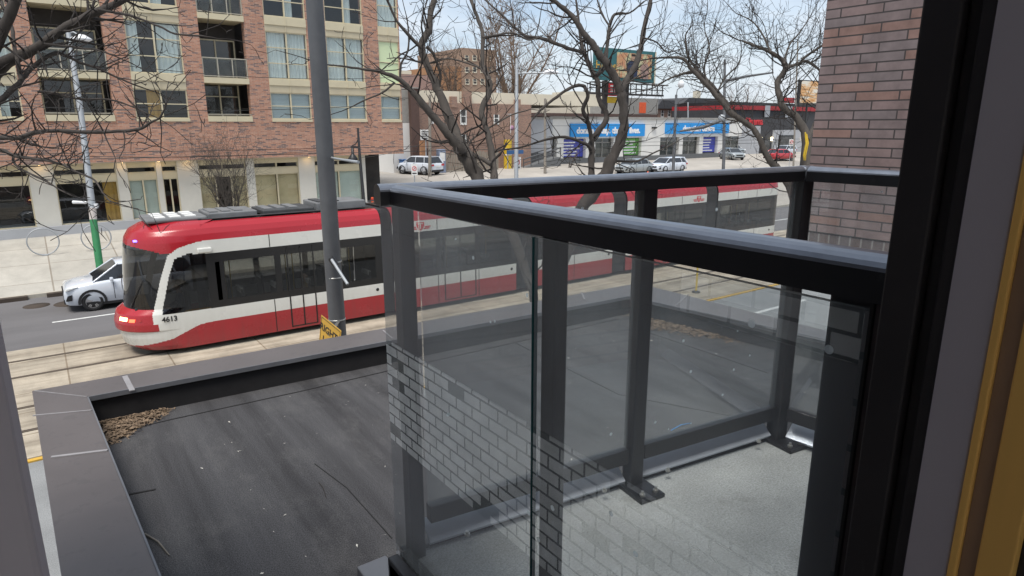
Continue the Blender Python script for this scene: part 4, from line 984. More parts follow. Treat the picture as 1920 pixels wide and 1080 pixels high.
T2 = [(d, [(1018, 640, 17.6), (1003, 563, 16.3), (985, 510, 17.6), (965, 452, 20.4), (925, 385, 24.4), (891, 326, 25.8), (872, 290, 27.1), (862, 272, 27.1), (852, 245, 19), (832, 195, 16.9), (815, 155, 14.8), (800, 120, 13.6), (790, 85, 13.6), (803, 60, 13.6), (808, 20, 10.8), (818, -15, 9.5)], .4),
      (d, [(868, 285, 20.4), (850, 262, 17.6), (830, 240, 14.8), (800, 205, 12.9), (775, 175, 10.8), (750, 150, 8.9), (715, 135, 6.1), (680, 130, 4.7), (640, 124, 3.3), (618, 122, 2.8)], -.9),
      (d, [(925, 385, 16.3), (926, 326, 13.6), (922, 290, 12.2), (912, 240, 10.8), (902, 208, 10.8), (918, 172, 10.8), (915, 145, 10.1), (905, 120, 8), (904, 60, 7.5), (890, 20, 6.8), (880, -12, 6.1)], .8),
      (d, [(921, 308, 8.9), (905, 298, 8), (888, 290, 8), (872, 282, 8)], .2),
      (d, [(793, 92, 6.8), (770, 70, 6.1), (745, 40, 4.7), (728, 5, 4), (720, -15, 3.3)], -.5),
      (d, [(905, 70, 4), (930, 66, 4), (962, 62, 3.3), (990, 75, 2.8), (1010, 70, 2.1)], .6), (d, [(916, 150, 4.7), (900, 128, 4), (868, 116, 3.3), (840, 110, 2.8), (815, 118, 2.1)], .5),
      (d, [(800, 88, 5.5), (812, 100, 5.5), (818, 115, 4.7), (826, 140, 4.7), (824, 165, 3.3)], .3),
      (d, [(870, 290, 4), (885, 262, 4), (920, 238, 3.3), (960, 215, 2.8), (985, 208, 2.1)], .8), (d, [(750, 150, 4), (752, 120, 4), (765, 95, 3.3), (766, 60, 2.8), (762, 30, 2.1)], -.2), (d, [(740, 155, 4), (715, 175, 3.3), (690, 185, 3.1), (660, 200, 2.1)], -.4)]
tree('bare_tree', 'bare street tree with two stems crossing, in front of the white parked car', T2, 23, 'bark2', base=ground_of(1018, 640, d), density=.8, tw=(.3, 1.05))
d = 12.5
T3 = [(d, [(1030, 560, 25.2), (1058, 480, 24), (1088, 400, 24), (1122, 345, 26.3), (1142, 310, 20.6), (1152, 287, 19.4), (1165, 260, 18.9), (1170, 230, 17.7), (1167, 192, 17.1), (1163, 168, 18.3), (1152, 144, 14.9), (1139, 122, 14.3), (1123, 100, 13.7), (1112, 83, 13.7), (1096, 66, 11.4), (1075, 32, 9.8), (1050, 10, 8.6), (1027, -5, 7.5)], -.4),
      (d, [(1163, 172, 14.9), (1172, 155, 12.5), (1182, 141, 11.4), (1193, 118, 10.9), (1201, 91, 10.2), (1205, 66, 9.1), (1213, 30, 7.9), (1222, -10, 6.8)], .9),
      (d, [(1105, 365, 17.1), (1110, 318, 12.5), (1109, 280, 11.4), (1112, 260, 11.4), (1130, 235, 9.8), (1138, 217, 9.8), (1128, 196, 9.1), (1122, 180, 9.1), (1121, 155, 9.1), (1115, 142, 9.1), (1103, 117, 8.6), (1094, 96, 7.9), (1089, 73, 6.3), (1085, 40, 4.6), (1080, 0, 3.4)], .7),
      (d, [(1109, 262, 7.9), (1105, 240, 7.9), (1100, 222, 7.5), (1093, 205, 7.5), (1102, 182, 7.5), (1098, 165, 6.8), (1086, 160, 6.3), (1065, 167, 5.8), (1044, 182, 5.2), (1018, 202, 4.6), (1003, 218, 3.4)], -.8),
      (d, [(1094, 98, 6.8), (1070, 92, 6.8), (1047, 84, 6.8), (1020, 73, 6.8), (987, 68, 5.2), (967, 53, 4.6), (940, 27, 4), (910, 0, 2.9)], .8),
      (d, [(1118, 142, 7.5), (1132, 128, 7.5), (1138, 95, 6.8), (1140, 70, 6.8), (1143, 50, 6.3), (1153, 27, 5.2), (1180, 24, 3.4), (1207, 3, 2.3)], .8),
      (d, [(1108, 282, 6.8), (1098, 270, 5.8), (1060, 257, 5.2), (1023, 262, 4.6), (973, 277, 3.4), (937, 282, 2.9), (920, 292, 1.7)], -.7),
      (d, [(1130, 318, 4.6), (1150, 303, 4.6), (1195, 302, 4), (1225, 287, 2.9), (1252, 275, 2.3), (1275, 262, 1.7)], .6),
      (d, [(1143, 50, 3.4), (1128, 25, 3.4), (1120, 0, 2.9)], .3), (d, [(1205, 70, 3.4), (1232, 80, 2.9), (1250, 98, 2.3), (1275, 92, 1.7)], .6), (d, [(1165, 165, 2.9), (1200, 140, 2.9), (1225, 122, 2.3), (1243, 112, 1.7)], .4)]
tree('bare_tree', 'thick bare street tree forking in a tall V in front of the billboard', T3, 37, 'bark', base=ground_of(1030, 560, d), density=.8, tw=(.3, 1.05))
d = 21.0
T4 = [(d, [(1500, 420, 14.8), (1484, 360, 14.1), (1460, 318, 12.6), (1440, 296, 11.1), (1417, 247, 10.4), (1392, 226, 10.4), (1367, 207, 10.4), (1333, 167, 9.6), (1300, 133, 7.4), (1280, 110, 5.9), (1243, 108, 3.7)], -.6),
      (d, [(1367, 200, 7.4), (1345, 172, 7.4), (1325, 150, 6.7), (1305, 128, 5.9), (1290, 105, 4.4), (1285, 75, 3)], .8), (d, [(1300, 133, 5.2), (1275, 140, 4.4), (1250, 150, 3), (1225, 165, 2.2)], .2),
      (d, [(1330, 165, 4.4), (1320, 130, 3.7), (1330, 90, 3), (1322, 60, 2.2)], 1.2), (d, [(1345, 172, 3.7), (1360, 145, 3), (1385, 120, 2.2), (1390, 95, 1.9)], .5)]
tree('bare_tree', 'slender bare tree leaning left beyond the far corner of the balcony', T4, 41, 'bark2', base=ground_of(1500, 420, d), density=.85, tw=(.7, 1.9), zig=.5)
d = 20.0
T5 = [(d, [(1528, 460, 19.7), (1520, 380, 19.7), (1513, 293, 18), (1512, 255, 16.4), (1493, 220, 13.1), (1470, 203, 12.3), (1460, 173, 10.7), (1458, 153, 9.8), (1473, 127, 9), (1460, 107, 7.4), (1433, 93, 5.7), (1393, 77, 3.3)], .5),
      (d, [(1513, 262, 9.8), (1525, 240, 9), (1535, 215, 7.4), (1540, 190, 6.6)], .9), (d, [(1472, 128, 6.6), (1490, 122, 5.7), (1510, 115, 5.7), (1528, 124, 4.9), (1545, 140, 4.1)], .6), (d, [(1503, 112, 4.9), (1522, 98, 4.1), (1545, 82, 3.3), (1560, 60, 2.5)], -.4),
      (d, [(1470, 120, 4.1), (1480, 85, 3.3), (1500, 60, 2.5), (1520, 30, 1.6)], .8), (d, [(1445, 98, 4.1), (1430, 65, 3.3), (1410, 40, 2.5), (1380, 25, 1.6)], .9)]
tree('bare_tree', 'bare tree with a yellow ribbon on its trunk, beside the brown brick end wall', T5, 53, 'bark2', base=ground_of(1528, 460, d), density=.9, tw=(.6, 1.9), zig=.5)
rp_ = at(1509, 275, 19.6)
rb_ = MB()
for dx, dz in ((-.06, .0), (.02, -.05)): rb_.tube([rp_ + Vector((dx, 0, .42 + dz)), rp_ + Vector((dx + .06, -.04, .1)), rp_ + Vector((dx + .02, -.02, -.25)), rp_ + Vector((dx + .1, 0, -.4))], [.022, .032, .028, .014], 6)
tag(rb_.build('ribbon', M['yellow']), 'yellow ribbon tied on the trunk beside the brown brick end wall', 'ribbon')
# small multi-stemmed tree by the storefront
def shrub_tree(label, base, h, nst, spread, seed, m='bark2', tw=(.3, .8), grp=None, lean=.35, cm='twig', rr0=.035, fine=1.0):
    rng = random.Random(seed); rt = thing('small_tree', label, 'tree', base, 0, grp); tk = MB(); cr = MB(); b0 = Vector(base)
    for i in range(nst):
        a = rng.uniform(0, 2 * PI); p = b0 + Vector((rng.gauss(0, .06), rng.gauss(0, .06), 0)); dd = Vector((math.cos(a) * lean, math.sin(a) * lean, 1)).normalized(); pts = [p]; rad = [rr0]
        k = 8
        for q in range(k):
            dd = (dd + Vector((rng.gauss(0, .12), rng.gauss(0, .12), .05))).normalized(); p = p + dd * (h / k) * rng.uniform(.8, 1.1); pts.append(p); rad.append(rr0 * (1 - .8 * (q + 1) / k))
            if q > 1:
                for _ in range(int(3 * fine + rng.random())):
                    s = Vector((rng.gauss(0, 1), rng.gauss(0, 1), rng.gauss(.5, .5))).normalized(); grow(cr, p, (dd * .6 + s), rng.uniform(*tw) * spread, .008 + rad[-1] * .25, rng, 2, .4, .12, n=3)
        tk.tube(pts, rad, 6)
    tk.build('trunk', M[m], rt); cr.build('crown', M[cm], rt)
pS = on(437, 405, Y=36.5); pS.z = gz(36.5)
shrub_tree('small bare multi stemmed tree by the pale storefront', pS, 4.4, 9, 1.4, 5, tw=(.5, 1.3), rr0=.045, fine=.9, cm='bark2')
# far brown trees above the roofs: trunk, limbs, a haze of fine twigs
def far_tree(label, base, h, w, seed, n=60, grp='bare trees beyond the roofs', k=1.0):
    rng = random.Random(seed); rt = thing('bare_tree', label, 'tree', base, 0, grp); tk = MB(); cr = MB(); b0 = Vector(base)
    top = b0 + Vector((0, 0, h * .3)); tk.tube([b0, top], [.34 * k, .26 * k], 7)
    for i in range(9):
        a = 2 * PI * i / 9 + rng.uniform(-.3, .3); sl = rng.uniform(.15, 1.0) if i else .05; p = top - Vector((0, 0, rng.uniform(0, h * .1))); pts = [p]; rad = [.15 * k]; dd = Vector((math.cos(a) * sl * w / h, math.sin(a) * sl * w / h, 1)).normalized(); L = h * .75 / 7
        for q in range(7):
            dd = (dd + Vector((rng.gauss(0, .14), rng.gauss(0, .14), .03))).normalized(); p = p + dd * L; pts.append(p); rad.append(.15 * k * (1 - .85 * (q + 1) / 7))
            for _ in range(max(1, n // 14)):
                s = Vector((rng.gauss(0, 1), rng.gauss(0, 1), rng.gauss(.3, .6))).normalized(); grow(cr, p, dd * .5 + s, rng.uniform(.1, .22) * h, .035 * k, rng, 2, .35, .1, 4, n=3)
        tk.tube(pts, rad, 6)
    tk.build('trunk', M['fartwig'], rt); cr.build('crown', M['fartwig'], rt)
def gpt(px, d, z=2.0): p = at(px, 235, d); p.z = z; return p
far_tree('big brown bare tree behind the cream topped brick building', gpt(958, 82), 17.5, 13.5, 61, 110, k=1.35)
far_tree('brown bare tree left of the tan apartment tower', gpt(850, 92), 14.0, 8, 63, 60, k=1.3)
far_tree('hazy brown tree over the red banded store', gpt(1395, 150), 13.0, 12, 65, 40)
far_tree('small hazy tree low behind the cream roof', gpt(1065, 150), 8.5, 9, 67, 40)
# ================================================================== POLES, SIGNS, WIRES
pp = thing('utility_pole', 'thick dark grey steel pole rising behind the near parapet, cutting across the streetcar', 'pole', (3.57, 9.7, .12))
MB().tube([(3.60, 9.7, .12), (3.565, 9.7, 4.0), (3.54, 9.7, 11.2)], [.135, .128, .112], 24).build('shaft', M['pole_dark'], pp)
MB().lathe([(0, 11.2), (.12, 11.2), (.12, 11.28), (0, 11.3)], (3.54, 9.7, 0), 16).build('cap', M['pole_dark'], pp)
bd = MB()
bands = [(4.35, .131), (4.1, .132), (3.42, .134)]
for z, r_ in bands: MB().lathe([(r_ - .004, z), (r_, z), (r_, z + .018), (r_ - .004, z + .018)], (3.57, 9.7, 0), 20).build('strap', M['bolt'], pp)
q = at(641, 516, 9.75); a_ = at(622, 487, 9.85); b_ = at(652, 533, 9.6)
cmr = MB().tube([a_, b_], .022, 10).build('bracket_tube', M['pole_grey'], pp); MB().tube([at(620, 484, 9.9), at(632, 500, 9.9)], .05, 8).build('bracket_clamp', M['iron'], pp)
# tube arm to the right carrying the lantern rod
ar = MB().tube([at(618, 295, 9.75), at(640, 299, 9.5), at(672, 304, 9.2)], [.014, .016, .022], 10).build('side_arm', M['pole_grey'], pp)
ys = thing('yellow_sign', 'yellow sign reading RIGHT strapped to the grey pole, half hidden by the parapet', 'sign', at(614, 650, 9.6))
sx = (at(634, 617, 9.45) - at(597, 587, 9.75)); sx_ = Vector((sx.x, sx.y, 0)).normalized()
ctr = (at(597, 587, 9.7) + at(634, 617, 9.4)) / 2; sh = .62
sxx = (at(634, 617, 9.4) - at(597, 587, 9.7)); Ls = sxx.length; zt = Vector((0, 0, 1)); xs_ = sxx.normalized()
nrm_ = xs_.cross(zt).normalized(); upv = nrm_.cross(xs_)
c0 = at(597, 587, 9.7) + xs_ * Ls / 2 - zt * sh / 2
v_ = []
mb = MB(); mb.obox(c0, Ls, .006, sh, Matrix((xs_, nrm_, upv)).transposed()); mb.build('sign_plate', M['sign_yellow'], ys, bev=.002)
side = 1 if nrm_.dot(CAM - c0) > 0 else -1
mm_ = face_mtx(c0 + nrm_ * side * .005 + zt * (sh / 2 - .17), xs_ if side > 0 else xs_, zt)
text('lettering', 'RIGHT', .155, M['ink'], mm_, ys, .001, .004)
mm2 = face_mtx(c0 + nrm_ * side * .005 + zt * (sh / 2 - .36), xs_, zt)
text('lettering', 'LANE', .155, M['ink'], mm2, ys, .001, .004)
eb = MB()
for t0, t1 in (((-.46, .46), (.46, .46)), ((-.46, -.46), (.46, -.46)), ((-.46, -.46), (-.46, .46)), ((.46, -.46), (.46, .46))):
    pa = c0 + nrm_ * side * .004 + xs_ * t0[0] * Ls + upv * t0[1] * sh; pb = c0 + nrm_ * side * .004 + xs_ * t1[0] * Ls + upv * t1[1] * sh; eb.bar(pa, pb, .008, .003, nrm_)
eb.build('sign_border', M['ink'], ys)
ysb = MB().bar(c0 + zt * .1, Vector((3.58, 9.62, c0.z + .1)), .03, .03); ysb.build('bracket', M['bolt'], ys)
# black ornate lantern on a curved mast, far kerb
pL = on(684, 420, Y=30.9); pL.z = .14; dL = 33.0
lt = thing('street_lantern', 'black cast iron street lantern with a bell shaped lamp hung from its mast', 'street lamp', pL)
dl = (pL - CAM).dot(FW); k_ = lambda px, py: at(px, py, dl)
tpL = k_(671, 240)
MB().tube([pL, k_(683, 385), k_(675, 300), k_(671, 240)], [.11, .085, .075, .05], 10).build('mast', M['iron'], lt)
MB().tube([k_(671, 262), k_(667, 270), k_(660, 273)], .03, 6).build('scroll', M['iron'], lt)
MB().bar(k_(658, 276), k_(673, 276), .09, .10).build('hanger', M['iron'], lt)
c = k_(661.5, 293)
MB().lathe([(0, .42), (.07, .42), (.075, .12), (.10, .08), (.24, -.10), (.25, -.18), (.16, -.22), (0, -.22)], tuple(c), 14).build('lamp_bell', M['iron'], lt)
# silver lamp post with green base, left
pG = on(187, 502, Y=31.2); pG.z = gz(31.2); dg = (pG - CAM).dot(FW); kg = lambda px, py: at(px, py, dg)
gp = thing('lamp_post', 'silver lamp post with a green painted base on the far sidewalk at the left', 'lamp post', pG)
MB().tube([pG, kg(175, 412)], [.145, .135], 14).build('base_sleeve', M['green'], gp)
MB().tube([kg(175, 412), kg(173, 390)], [.138, .138], 14).build('notice_wrap', M['label'], gp)
MB().tube([kg(173, 390), kg(150, 200), kg(127, 55)], [.13, .115, .09], 12).build('shaft', M['pole_grey'], gp)
MB().tube([kg(127, 62), kg(138, 60), kg(148, 66)], .03, 6).build('arm', M['pole_grey'], gp)
hd = MB().lathe([(0, .15), (.16, .12), (.38, -.02), (.40, -.08), (.2, -.18), (0, -.2)], tuple(kg(152, 71)), 14); hd.build('lamp_head', M['lens'], gp)
MB().tube([kg(170, 380), kg(137, 379)], [.05, .07], 8).build('bracket_arm', M['lens'], gp); MB().bar(kg(172, 386), kg(183, 386), .1, .18).build('control_box', M['lens'], gp)
# grey lamp post with long arm, centre
pC = on(968, 480, Y=31.0); pC.z = .14; dc = (pC - CAM).dot(FW); kc = lambda px, py: at(px, py, dc)
lc = thing('lamp_post', 'grey street light with a long arm and hanging banner in front of the brick shops', 'lamp post', pC)
MB().tube([pC, kc(968, 300), kc(969, 110)], [.14, .12, .09], 12).build('shaft', M['pole_grey'], lc)
MB().tube([kc(969, 138), kc(1000, 137), kc(1030, 136)], .05, 8).build('arm', M['pole_grey'], lc)
h_ = MB(); a0, a1 = kc(1018, 137), kc(1047, 136); h_.tube([a0, a0 * .6 + a1 * .4 + Vector((0, 0, .06)), a1], [.06, .16, .07], 8); h_.build('lamp_head', M['lens'], lc)
MB().bar(kc(957.5, 215), kc(957.5, 251), .42, .02, (RT.x, RT.y, 0)).build('banner', M['sign_white'], lc)
MB().lathe([(0, -.012), (.15, -.012), (.15, .0)], tuple(kc(960, 240)), 14, 'y').build('banner_print', mat('banner_pink_print', (.5, .28, .4), .6), lc)
MB().bar(kc(950, 214), kc(969, 214), .03, .03).build('banner_arm', M['pole_grey'], lc)
# small no-stopping signs
def smallsign(px, py, Y, label, w=.3, h=.45, d0=None):
    p = on(px, py, Y=Y); g0 = Vector((p.x, p.y, gz(Y)))
    t = thing('parking_sign', label, 'sign', g0)
    MB().tube([g0, p + Vector((0, .03, h * .6))], .03, 6).build('post', M['pole_grey'], t)
    fx = Vector((RT.x, RT.y, 0)); fy = Vector((-RT.y, RT.x, 0))
    MB().obox(p, w, .012, h, Matrix((fx, fy, Vector((0, 0, 1)))).transposed()).build('plate', M['sign_white'], t)
    mbk = MB(); nn = 18; pc = p - fy * .012 + Vector((0, 0, .06))
    ring = [(pc + fx * (math.cos(2 * PI * i / nn) * w * .34) + Vector((0, 0, math.sin(2 * PI * i / nn) * w * .34))) for i in range(nn + 1)]
    mbk.tube(ring, w * .045, 5, False); mbk.tube([ring[2], ring[11]], w * .045, 5); mbk.build('red_ring', M['inkred'], t)
    MB().obox(p - fy * .010 + Vector((0, 0, -h * .33)), w * .7, .006, h * .1, Matrix((fx, fy, Vector((0, 0, 1)))).transposed()).build('lettering_bar', M['ink'], t)
    return t
smallsign(777, 318, 33.5, 'small white parking sign on a post in front of the white parked car', .34, .62)
smallsign(970, 306, 32.0, 'white no stopping sign with a red ring at the foot of the grey street light', .42, .72)
smallsign(1484, 267, 46, 'small white sign on a thin post before the charcoal store', .55, .8)
# orange delineator at the storefront corner
pd = on(697, 352, Y=38.6); pd.z = gz(38.6)
od = thing('delineator', 'orange delineator post at the right end of the storefront', 'bollard', pd)
MB().tube([pd, pd + Vector((0, 0, 1.15))], [.09, .075], 10).build('post', M['orange'], od)
for z in (.5, .75, 1.0): MB().lathe([(.092, z), (.092, z + .08)], tuple(pd), 10).build('collar', M['taillamp'], od)
# yellow post on the near slab edge
py_ = on(1305, 548, Z=.05)
yb = thing('marker_post', 'thin yellow marker post at the edge of the track bed', 'bollard', py_)
MB().lathe([(0, 0), (.16, 0), (.16, .03), (.05, .07), (0, .07)], tuple(py_), 14).build('foot', M['cardark'], yb)
MB().tube([py_ + Vector((0, 0, .05)), py_ + Vector((0, 0, 1.22))], .035, 10).build('post', M['yellow'], yb)
# poles on the far side with tram wire brackets
def wirepole(label, px, ptop, Y, r, m, pbase=400):
    p = on(px[0], pbase, Y=Y); p.z = gz(Y); d_ = (p - CAM).dot(FW); k = lambda a, b: at(a, b, d_)
    t = thing('wire_pole', label, 'pole', p)
    MB().tube([p, k(px[0], 300), k(px[1], ptop)], [r, r * .9, r * .7], 10).build('shaft', M[m], t); return t, k
t, k = wirepole('dark pole with a lamp globe standing left of the second blue store sign', (1263, 1268), 178, 30.8, .12, 'pole_dark', 330)
MB().lathe([(0, .28), (.18, .2), (.24, 0), (.18, -.2), (0, -.26)], tuple(k(1277, 158)), 12).build('lamp_globe', M['lens'], t); MB().tube([k(1268, 180), k(1270, 168), k(1277, 163)], .03, 6).build('arm', M['pole_dark'], t)
t, k = wirepole('tall grey pole carrying a bracket arm over the tracks', (1357, 1359), 112, 31.0, .13, 'pole_dark', 330)
MB().tube([k(1359, 152), k(1400, 143), k(1450, 136)], [.12, .09, .06], 8).build('bracket_arm', M['pole_dark'], t)
MB().tube([k(1360, 165), k(1385, 149)], .04, 6).build('brace', M['pole_dark'], t)
MB().tube([k(1355, 225), k(1320, 238), k(1275, 246)], [.10, .14, .07], 8).build('lamp_head', M['pole_dark'], t)
MB().lathe([(0, .3), (.2, .24), (.26, 0), (.2, -.25), (0, -.3)], tuple(k(1353, 222)), 12).build('lamp_globe', M['pole_grey'], t)
t, k = wirepole('thin pole rising beside the orange banner sign', (1488, 1496), 78, 38, .10, 'pole_wood', 330)
t, k = wirepole('weathered wooden pole in front of the fence', (806, 806), 178, 52, .16, 'pole_wood', 330)
t, k = wirepole('wooden pole in front of the white end of the donation store', (1022, 1022), 185, 50, .15, 'pole_wood', 330)
t, k = wirepole('pale slim pole rising behind the white store roof', (1290, 1290), 192, 66, .12, 'pole_grey', 300)
# overhead cables
def cable(label, a, b, sag=.3, r=.012):
    a, b = Vector(a), Vector(b); pts = [a + (b - a) * t - Vector((0, 0, sag * 4 * t * (1 - t))) for t in np.linspace(0, 1, 13)]
    tag(MB().tube(pts, r, 4).build('overhead_cable', M['wire']), label, 'cable', 'overhead cables')
cable('trolley wire along the far track above the streetcar', (-40, 21.2, 5.75), (150, 21.2, 5.75), .1, .008)
cable('trolley wire along the near track', (-40, 17.3, 5.75), (150, 17.3, 5.75), .1, .008)
cable('upper cable crossing the brick block front', on(-30, 196, Y=33), on(700, 197, Y=33), .25)
cable('lower cable crossing the brick block below its windows', on(-30, 285, Y=33), on(640, 279, Y=33), .3)
cable('cable from the brick block corner to the wooden pole', on(600, 300, Y=33), on(806, 262, Y=50), .4)
cable('high cable over the donation store', on(806, 215, Y=50), on(1022, 212, Y=50), .3); cable('cable from the wooden pole to the bracket pole', on(1022, 215, Y=50), on(1359, 190, Y=31), .6)
cable('thin cable behind the tree beside the brown wall', on(1268, 200, Y=31), on(1560, 170, Y=31), .5)

cable('span wire from the bracket pole over both tracks', on(1359, 150, Y=31), Vector((44, 15, 6.2)), .1, .009)
cable('cable rising from the street light to the far pole', on(969, 128, Y=31), on(1359, 130, Y=31), .5, .012)
cable('cable from the left lamp post to the street light', on(135, 110, Y=31.2), on(969, 118, Y=31), .8, .012)
cable('cable running in front of the store signs', on(1022, 236, Y=48), on(1490, 215, Y=40), .3, .014)
# circular bicycle racks on the far sidewalk
for px, lab in ((80, 'round metal bicycle ring left of the green based lamp post'), (181, 'round metal bicycle ring behind the green based lamp post')):
    b0 = on(px, 449, Y=37.0); b0 = on(px, 449, Y=36.2); b0.z = gz(36.2) + .01
    rt = thing('bicycle_ring', lab, 'bicycle rack', b0, 0, 'bicycle rings on the far sidewalk')
    MB().tube([b0 + Vector((.60 * math.cos(a), 0, .62 + .60 * math.sin(a))) for a in np.linspace(-PI / 2, 1.5 * PI, 33)], .028, 8).build('ring', M['pole_grey'], rt)
    MB().box(b0.x - .12, b0.x + .12, b0.y - .08, b0.y + .08, b0.z - .01, b0.z + .02).build('foot_plate', M['pole_grey'], rt)

# ================================================================== BUILDINGS BEYOND THE SIDE STREET
def X_(px, Y): return on(px, 235, Y=Y).x
def Z_(px, py, Y): return on(px, py, Y=Y).z
def block(t, name, m, pa, pb, pt, Y, dep=10, zb=1.5, pref=None, off=0):
    return MB().box(X_(pa, Y), X_(pb, Y), Y + off, Y + dep, zb if isinstance(zb, (int, float)) else Z_(*zb, Y), Z_(pref or (pa + pb) / 2, pt, Y)).build(name, m, t)
def bg(name, label, cat, px, Y): return thing(name, label, cat, (X_(px, Y), Y, 2.0))
Yb = 58
t = bg('shop_row', 'old red brick building with a cream rendered upper band behind the picket fence', 'building', 880, Yb)
block(t, 'wall', M['redbrick'], 776, 996, 194, Yb, 14, pref=886)
MB().box(X_(776, Yb) + 0, X_(1130, Yb), Yb + .25, Yb + 14, Z_(886, 194, Yb) + .01, Z_(886, 172, Yb)).build('cream_parapet', M['cream_far'], t)
pr = [(869, 884, 172), (846, 857, 182), (911, 921, 184), (966, 975, 184)]
for a, b_, c in pr: MB().box(X_(a, Yb), X_(b_, Yb), Yb - .12, Yb + .4, Z_(886, 196, Yb) - .3, Z_(886, c, Yb)).build('chimney_pier', M['redbrick'], t)
def bwin(t, a, b_, c, d_, Y, m='shopglass', fm='sign_white', off=-.06):
    f = MB(); x0, x1 = X_(a, Y), X_(b_, Y); z0, z1 = Z_((a + b_) / 2, d_, Y), Z_((a + b_) / 2, c, Y)
    f.box(x0 - .1, x1 + .1, Y + off, Y - .003, z0 - .22, z0 - .002).box(x0 - .1, x0, Y + off, Y - .003, z0, z1).box(x1, x1 + .1, Y + off, Y - .003, z0, z1).box(x0, x1, Y + off, Y - .003, (z0 + z1) / 2 - .04, (z0 + z1) / 2 + .04)
    w = f.build('window', M[fm], t); MB().box(x0, x1, Y - .03, Y - .008, z0, z1).build('pane', M[m], w); return w
bwin(t, 864.5, 873, 206, 230, Yb); bwin(t, 866, 872, 252, 268, Yb); bwin(t, 927, 934, 215, 229, Yb); bwin(t, 805, 811, 214, 228, Yb)
t = bg('pillar_block', 'narrow dark brown clad building edge beside the grey one', 'building', 780, 57); block(t, 'wall', M['brown_far'], 772, 787, 166, 57, 12); MB().box(X_(771, 57), X_(788, 57), 56.9, 69, Z_(780, 166, 57), Z_(780, 164, 57)).build('roof_cap', M['grey_far'], t)
t = bg('grey_annexe', 'grey clad annexe with a pale lower wall right of the brick apartment block', 'building', 762, 57.5); block(t, 'wall', M['grey_far'], 735, 771.5, 168, 57.5, 12, (760, 230)); block(t, 'lower_wall', M['store'], 735, 771.5, 230.4, 57.5, 12)
bn = on(762, 292, Y=56.6); bn.z = 2.0; tb_ = thing('wheeled_bin', 'blue wheeled bin at the corner of the apartment block', 'bin', bn); MB().box(bn.x - .4, bn.x + .4, bn.y, bn.y + .8, 2.1, 3.2).build('body', M['bin_blue'], tb_, bev=.05); MB().box(bn.x - .43, bn.x + .43, bn.y - .05, bn.y + .85, 3.21, 3.3).build('lid', M['bin_blue'], tb_, bev=.03); MB().lathe([(0, -.4), (.12, -.4), (.12, .4), (0, .4)], (bn.x, bn.y + .7, 2.12), 10, 'x').build('wheel', M['tyre'], tb_)
t = bg('pink_block', 'far pink brick block above the grey annexe', 'building', 775, 80); block(t, 'wall', M['pink_far'], 735, 812, 140, 80, 12); block(t, 'roof_cap', M['cream_far'], 735, 775, 132, 80.2, 10, (775, 139.7))
t = bg('apartment_tower', 'stepped tan brick apartment tower behind the bare brown trees', 'building', 890, 125); block(t, 'upper_wall', M['tan_far'], 869, 930, 92, 125, 20); block(t, 'lower_wall', M['orangebrick'], 831, 868.7, 124, 125, 18, off=.5); block(t, 'stair_tower', M['pink_far'], 930.3, 936, 112, 125, 10, off=1)
for r_ in range(3):
    for c_ in range(4): bwin(t, 874 + c_ * 14, 880 + c_ * 14, 104 + r_ * 22, 113 + r_ * 22, 125, 'shopglass', 'cream_far', -.15)
# picket fence
Yf = 56.2; ft = bg('picket_fence', 'weathered vertical board fence in front of the old brick building', 'fence', 880, Yf)
f = MB(); x = X_(834, Yf); xe = X_(934, Yf); rng = random.Random(9)
while x < xe:
    hgt = rng.uniform(1.75, 1.95); f.box(x, x + .13, Yf, Yf + .03, 2.02, 2.0 + hgt); x += .19
f.build('boards', M['fence'], ft)
MB().box(X_(834, Yf), xe, Yf + .031, Yf + .08, 2.4, 2.5).build('rail', M['fence'], ft); MB().box(X_(834, Yf), xe, Yf + .031, Yf + .08, 3.4, 3.5).build('rail', M['fence'], ft)
for px in (834, 867, 900, 934): MB().box(X_(px, Yf) - .06, X_(px, Yf) + .06, Yf + .081, Yf + .2, 2, 3.95).build('post', M['fence'], ft)
mt = bg('pay_machine', 'grey blue ticket cabinet standing at the left end of the fence', 'cabinet', 826, 55.5)
x = X_(826, 55.5); MB().box(x - .38, x + .38, 55.3, 55.8, 2, 4.2).build('body', mat('cabinet_blue_grey', (.2, .24, .33), .6), mt, bev=.04); MB().box(x - .28, x + .28, 55.28, 55.299, 3.1, 3.9).build('panel', M['sign_white'], mt)
cb = bg('cardboard_stack', 'tall brown timber board pile leaning by the dark pillar', 'boards', 793, 56); x = X_(793, 56); MB().box(x - .5, x + .1, 55.7, 55.9, 2, 5.0).build('board', M['orangebrick'], cb); MB().box(x + .12, x + .5, 55.8, 56.0, 2, 4.3).build('board', M['brown_far'], cb)
ws_ = bg('wall_sign', 'white notice board on posts beside the old brick building', 'sign', 797, 55); x = X_(797, 55); MB().box(x - .55, x + .5, 54.9, 54.95, Z_(797, 262, 55), Z_(797, 243, 55)).build('board', M['sign_white'], ws_)
lg = MB()
for q in range(4): z = Z_(797, 247 + q * 4, 55); lg.box(x - .45, x + .3 - .12 * (q % 2), 54.89, 54.898, z - .05, z + .04)
lg.build('lettering', M['ink'], ws_); MB().tube([(x, 54.98, 2), (x, 54.98, Z_(797, 243, 55))], .05, 6).build('post', M['pole_grey'], ws_)

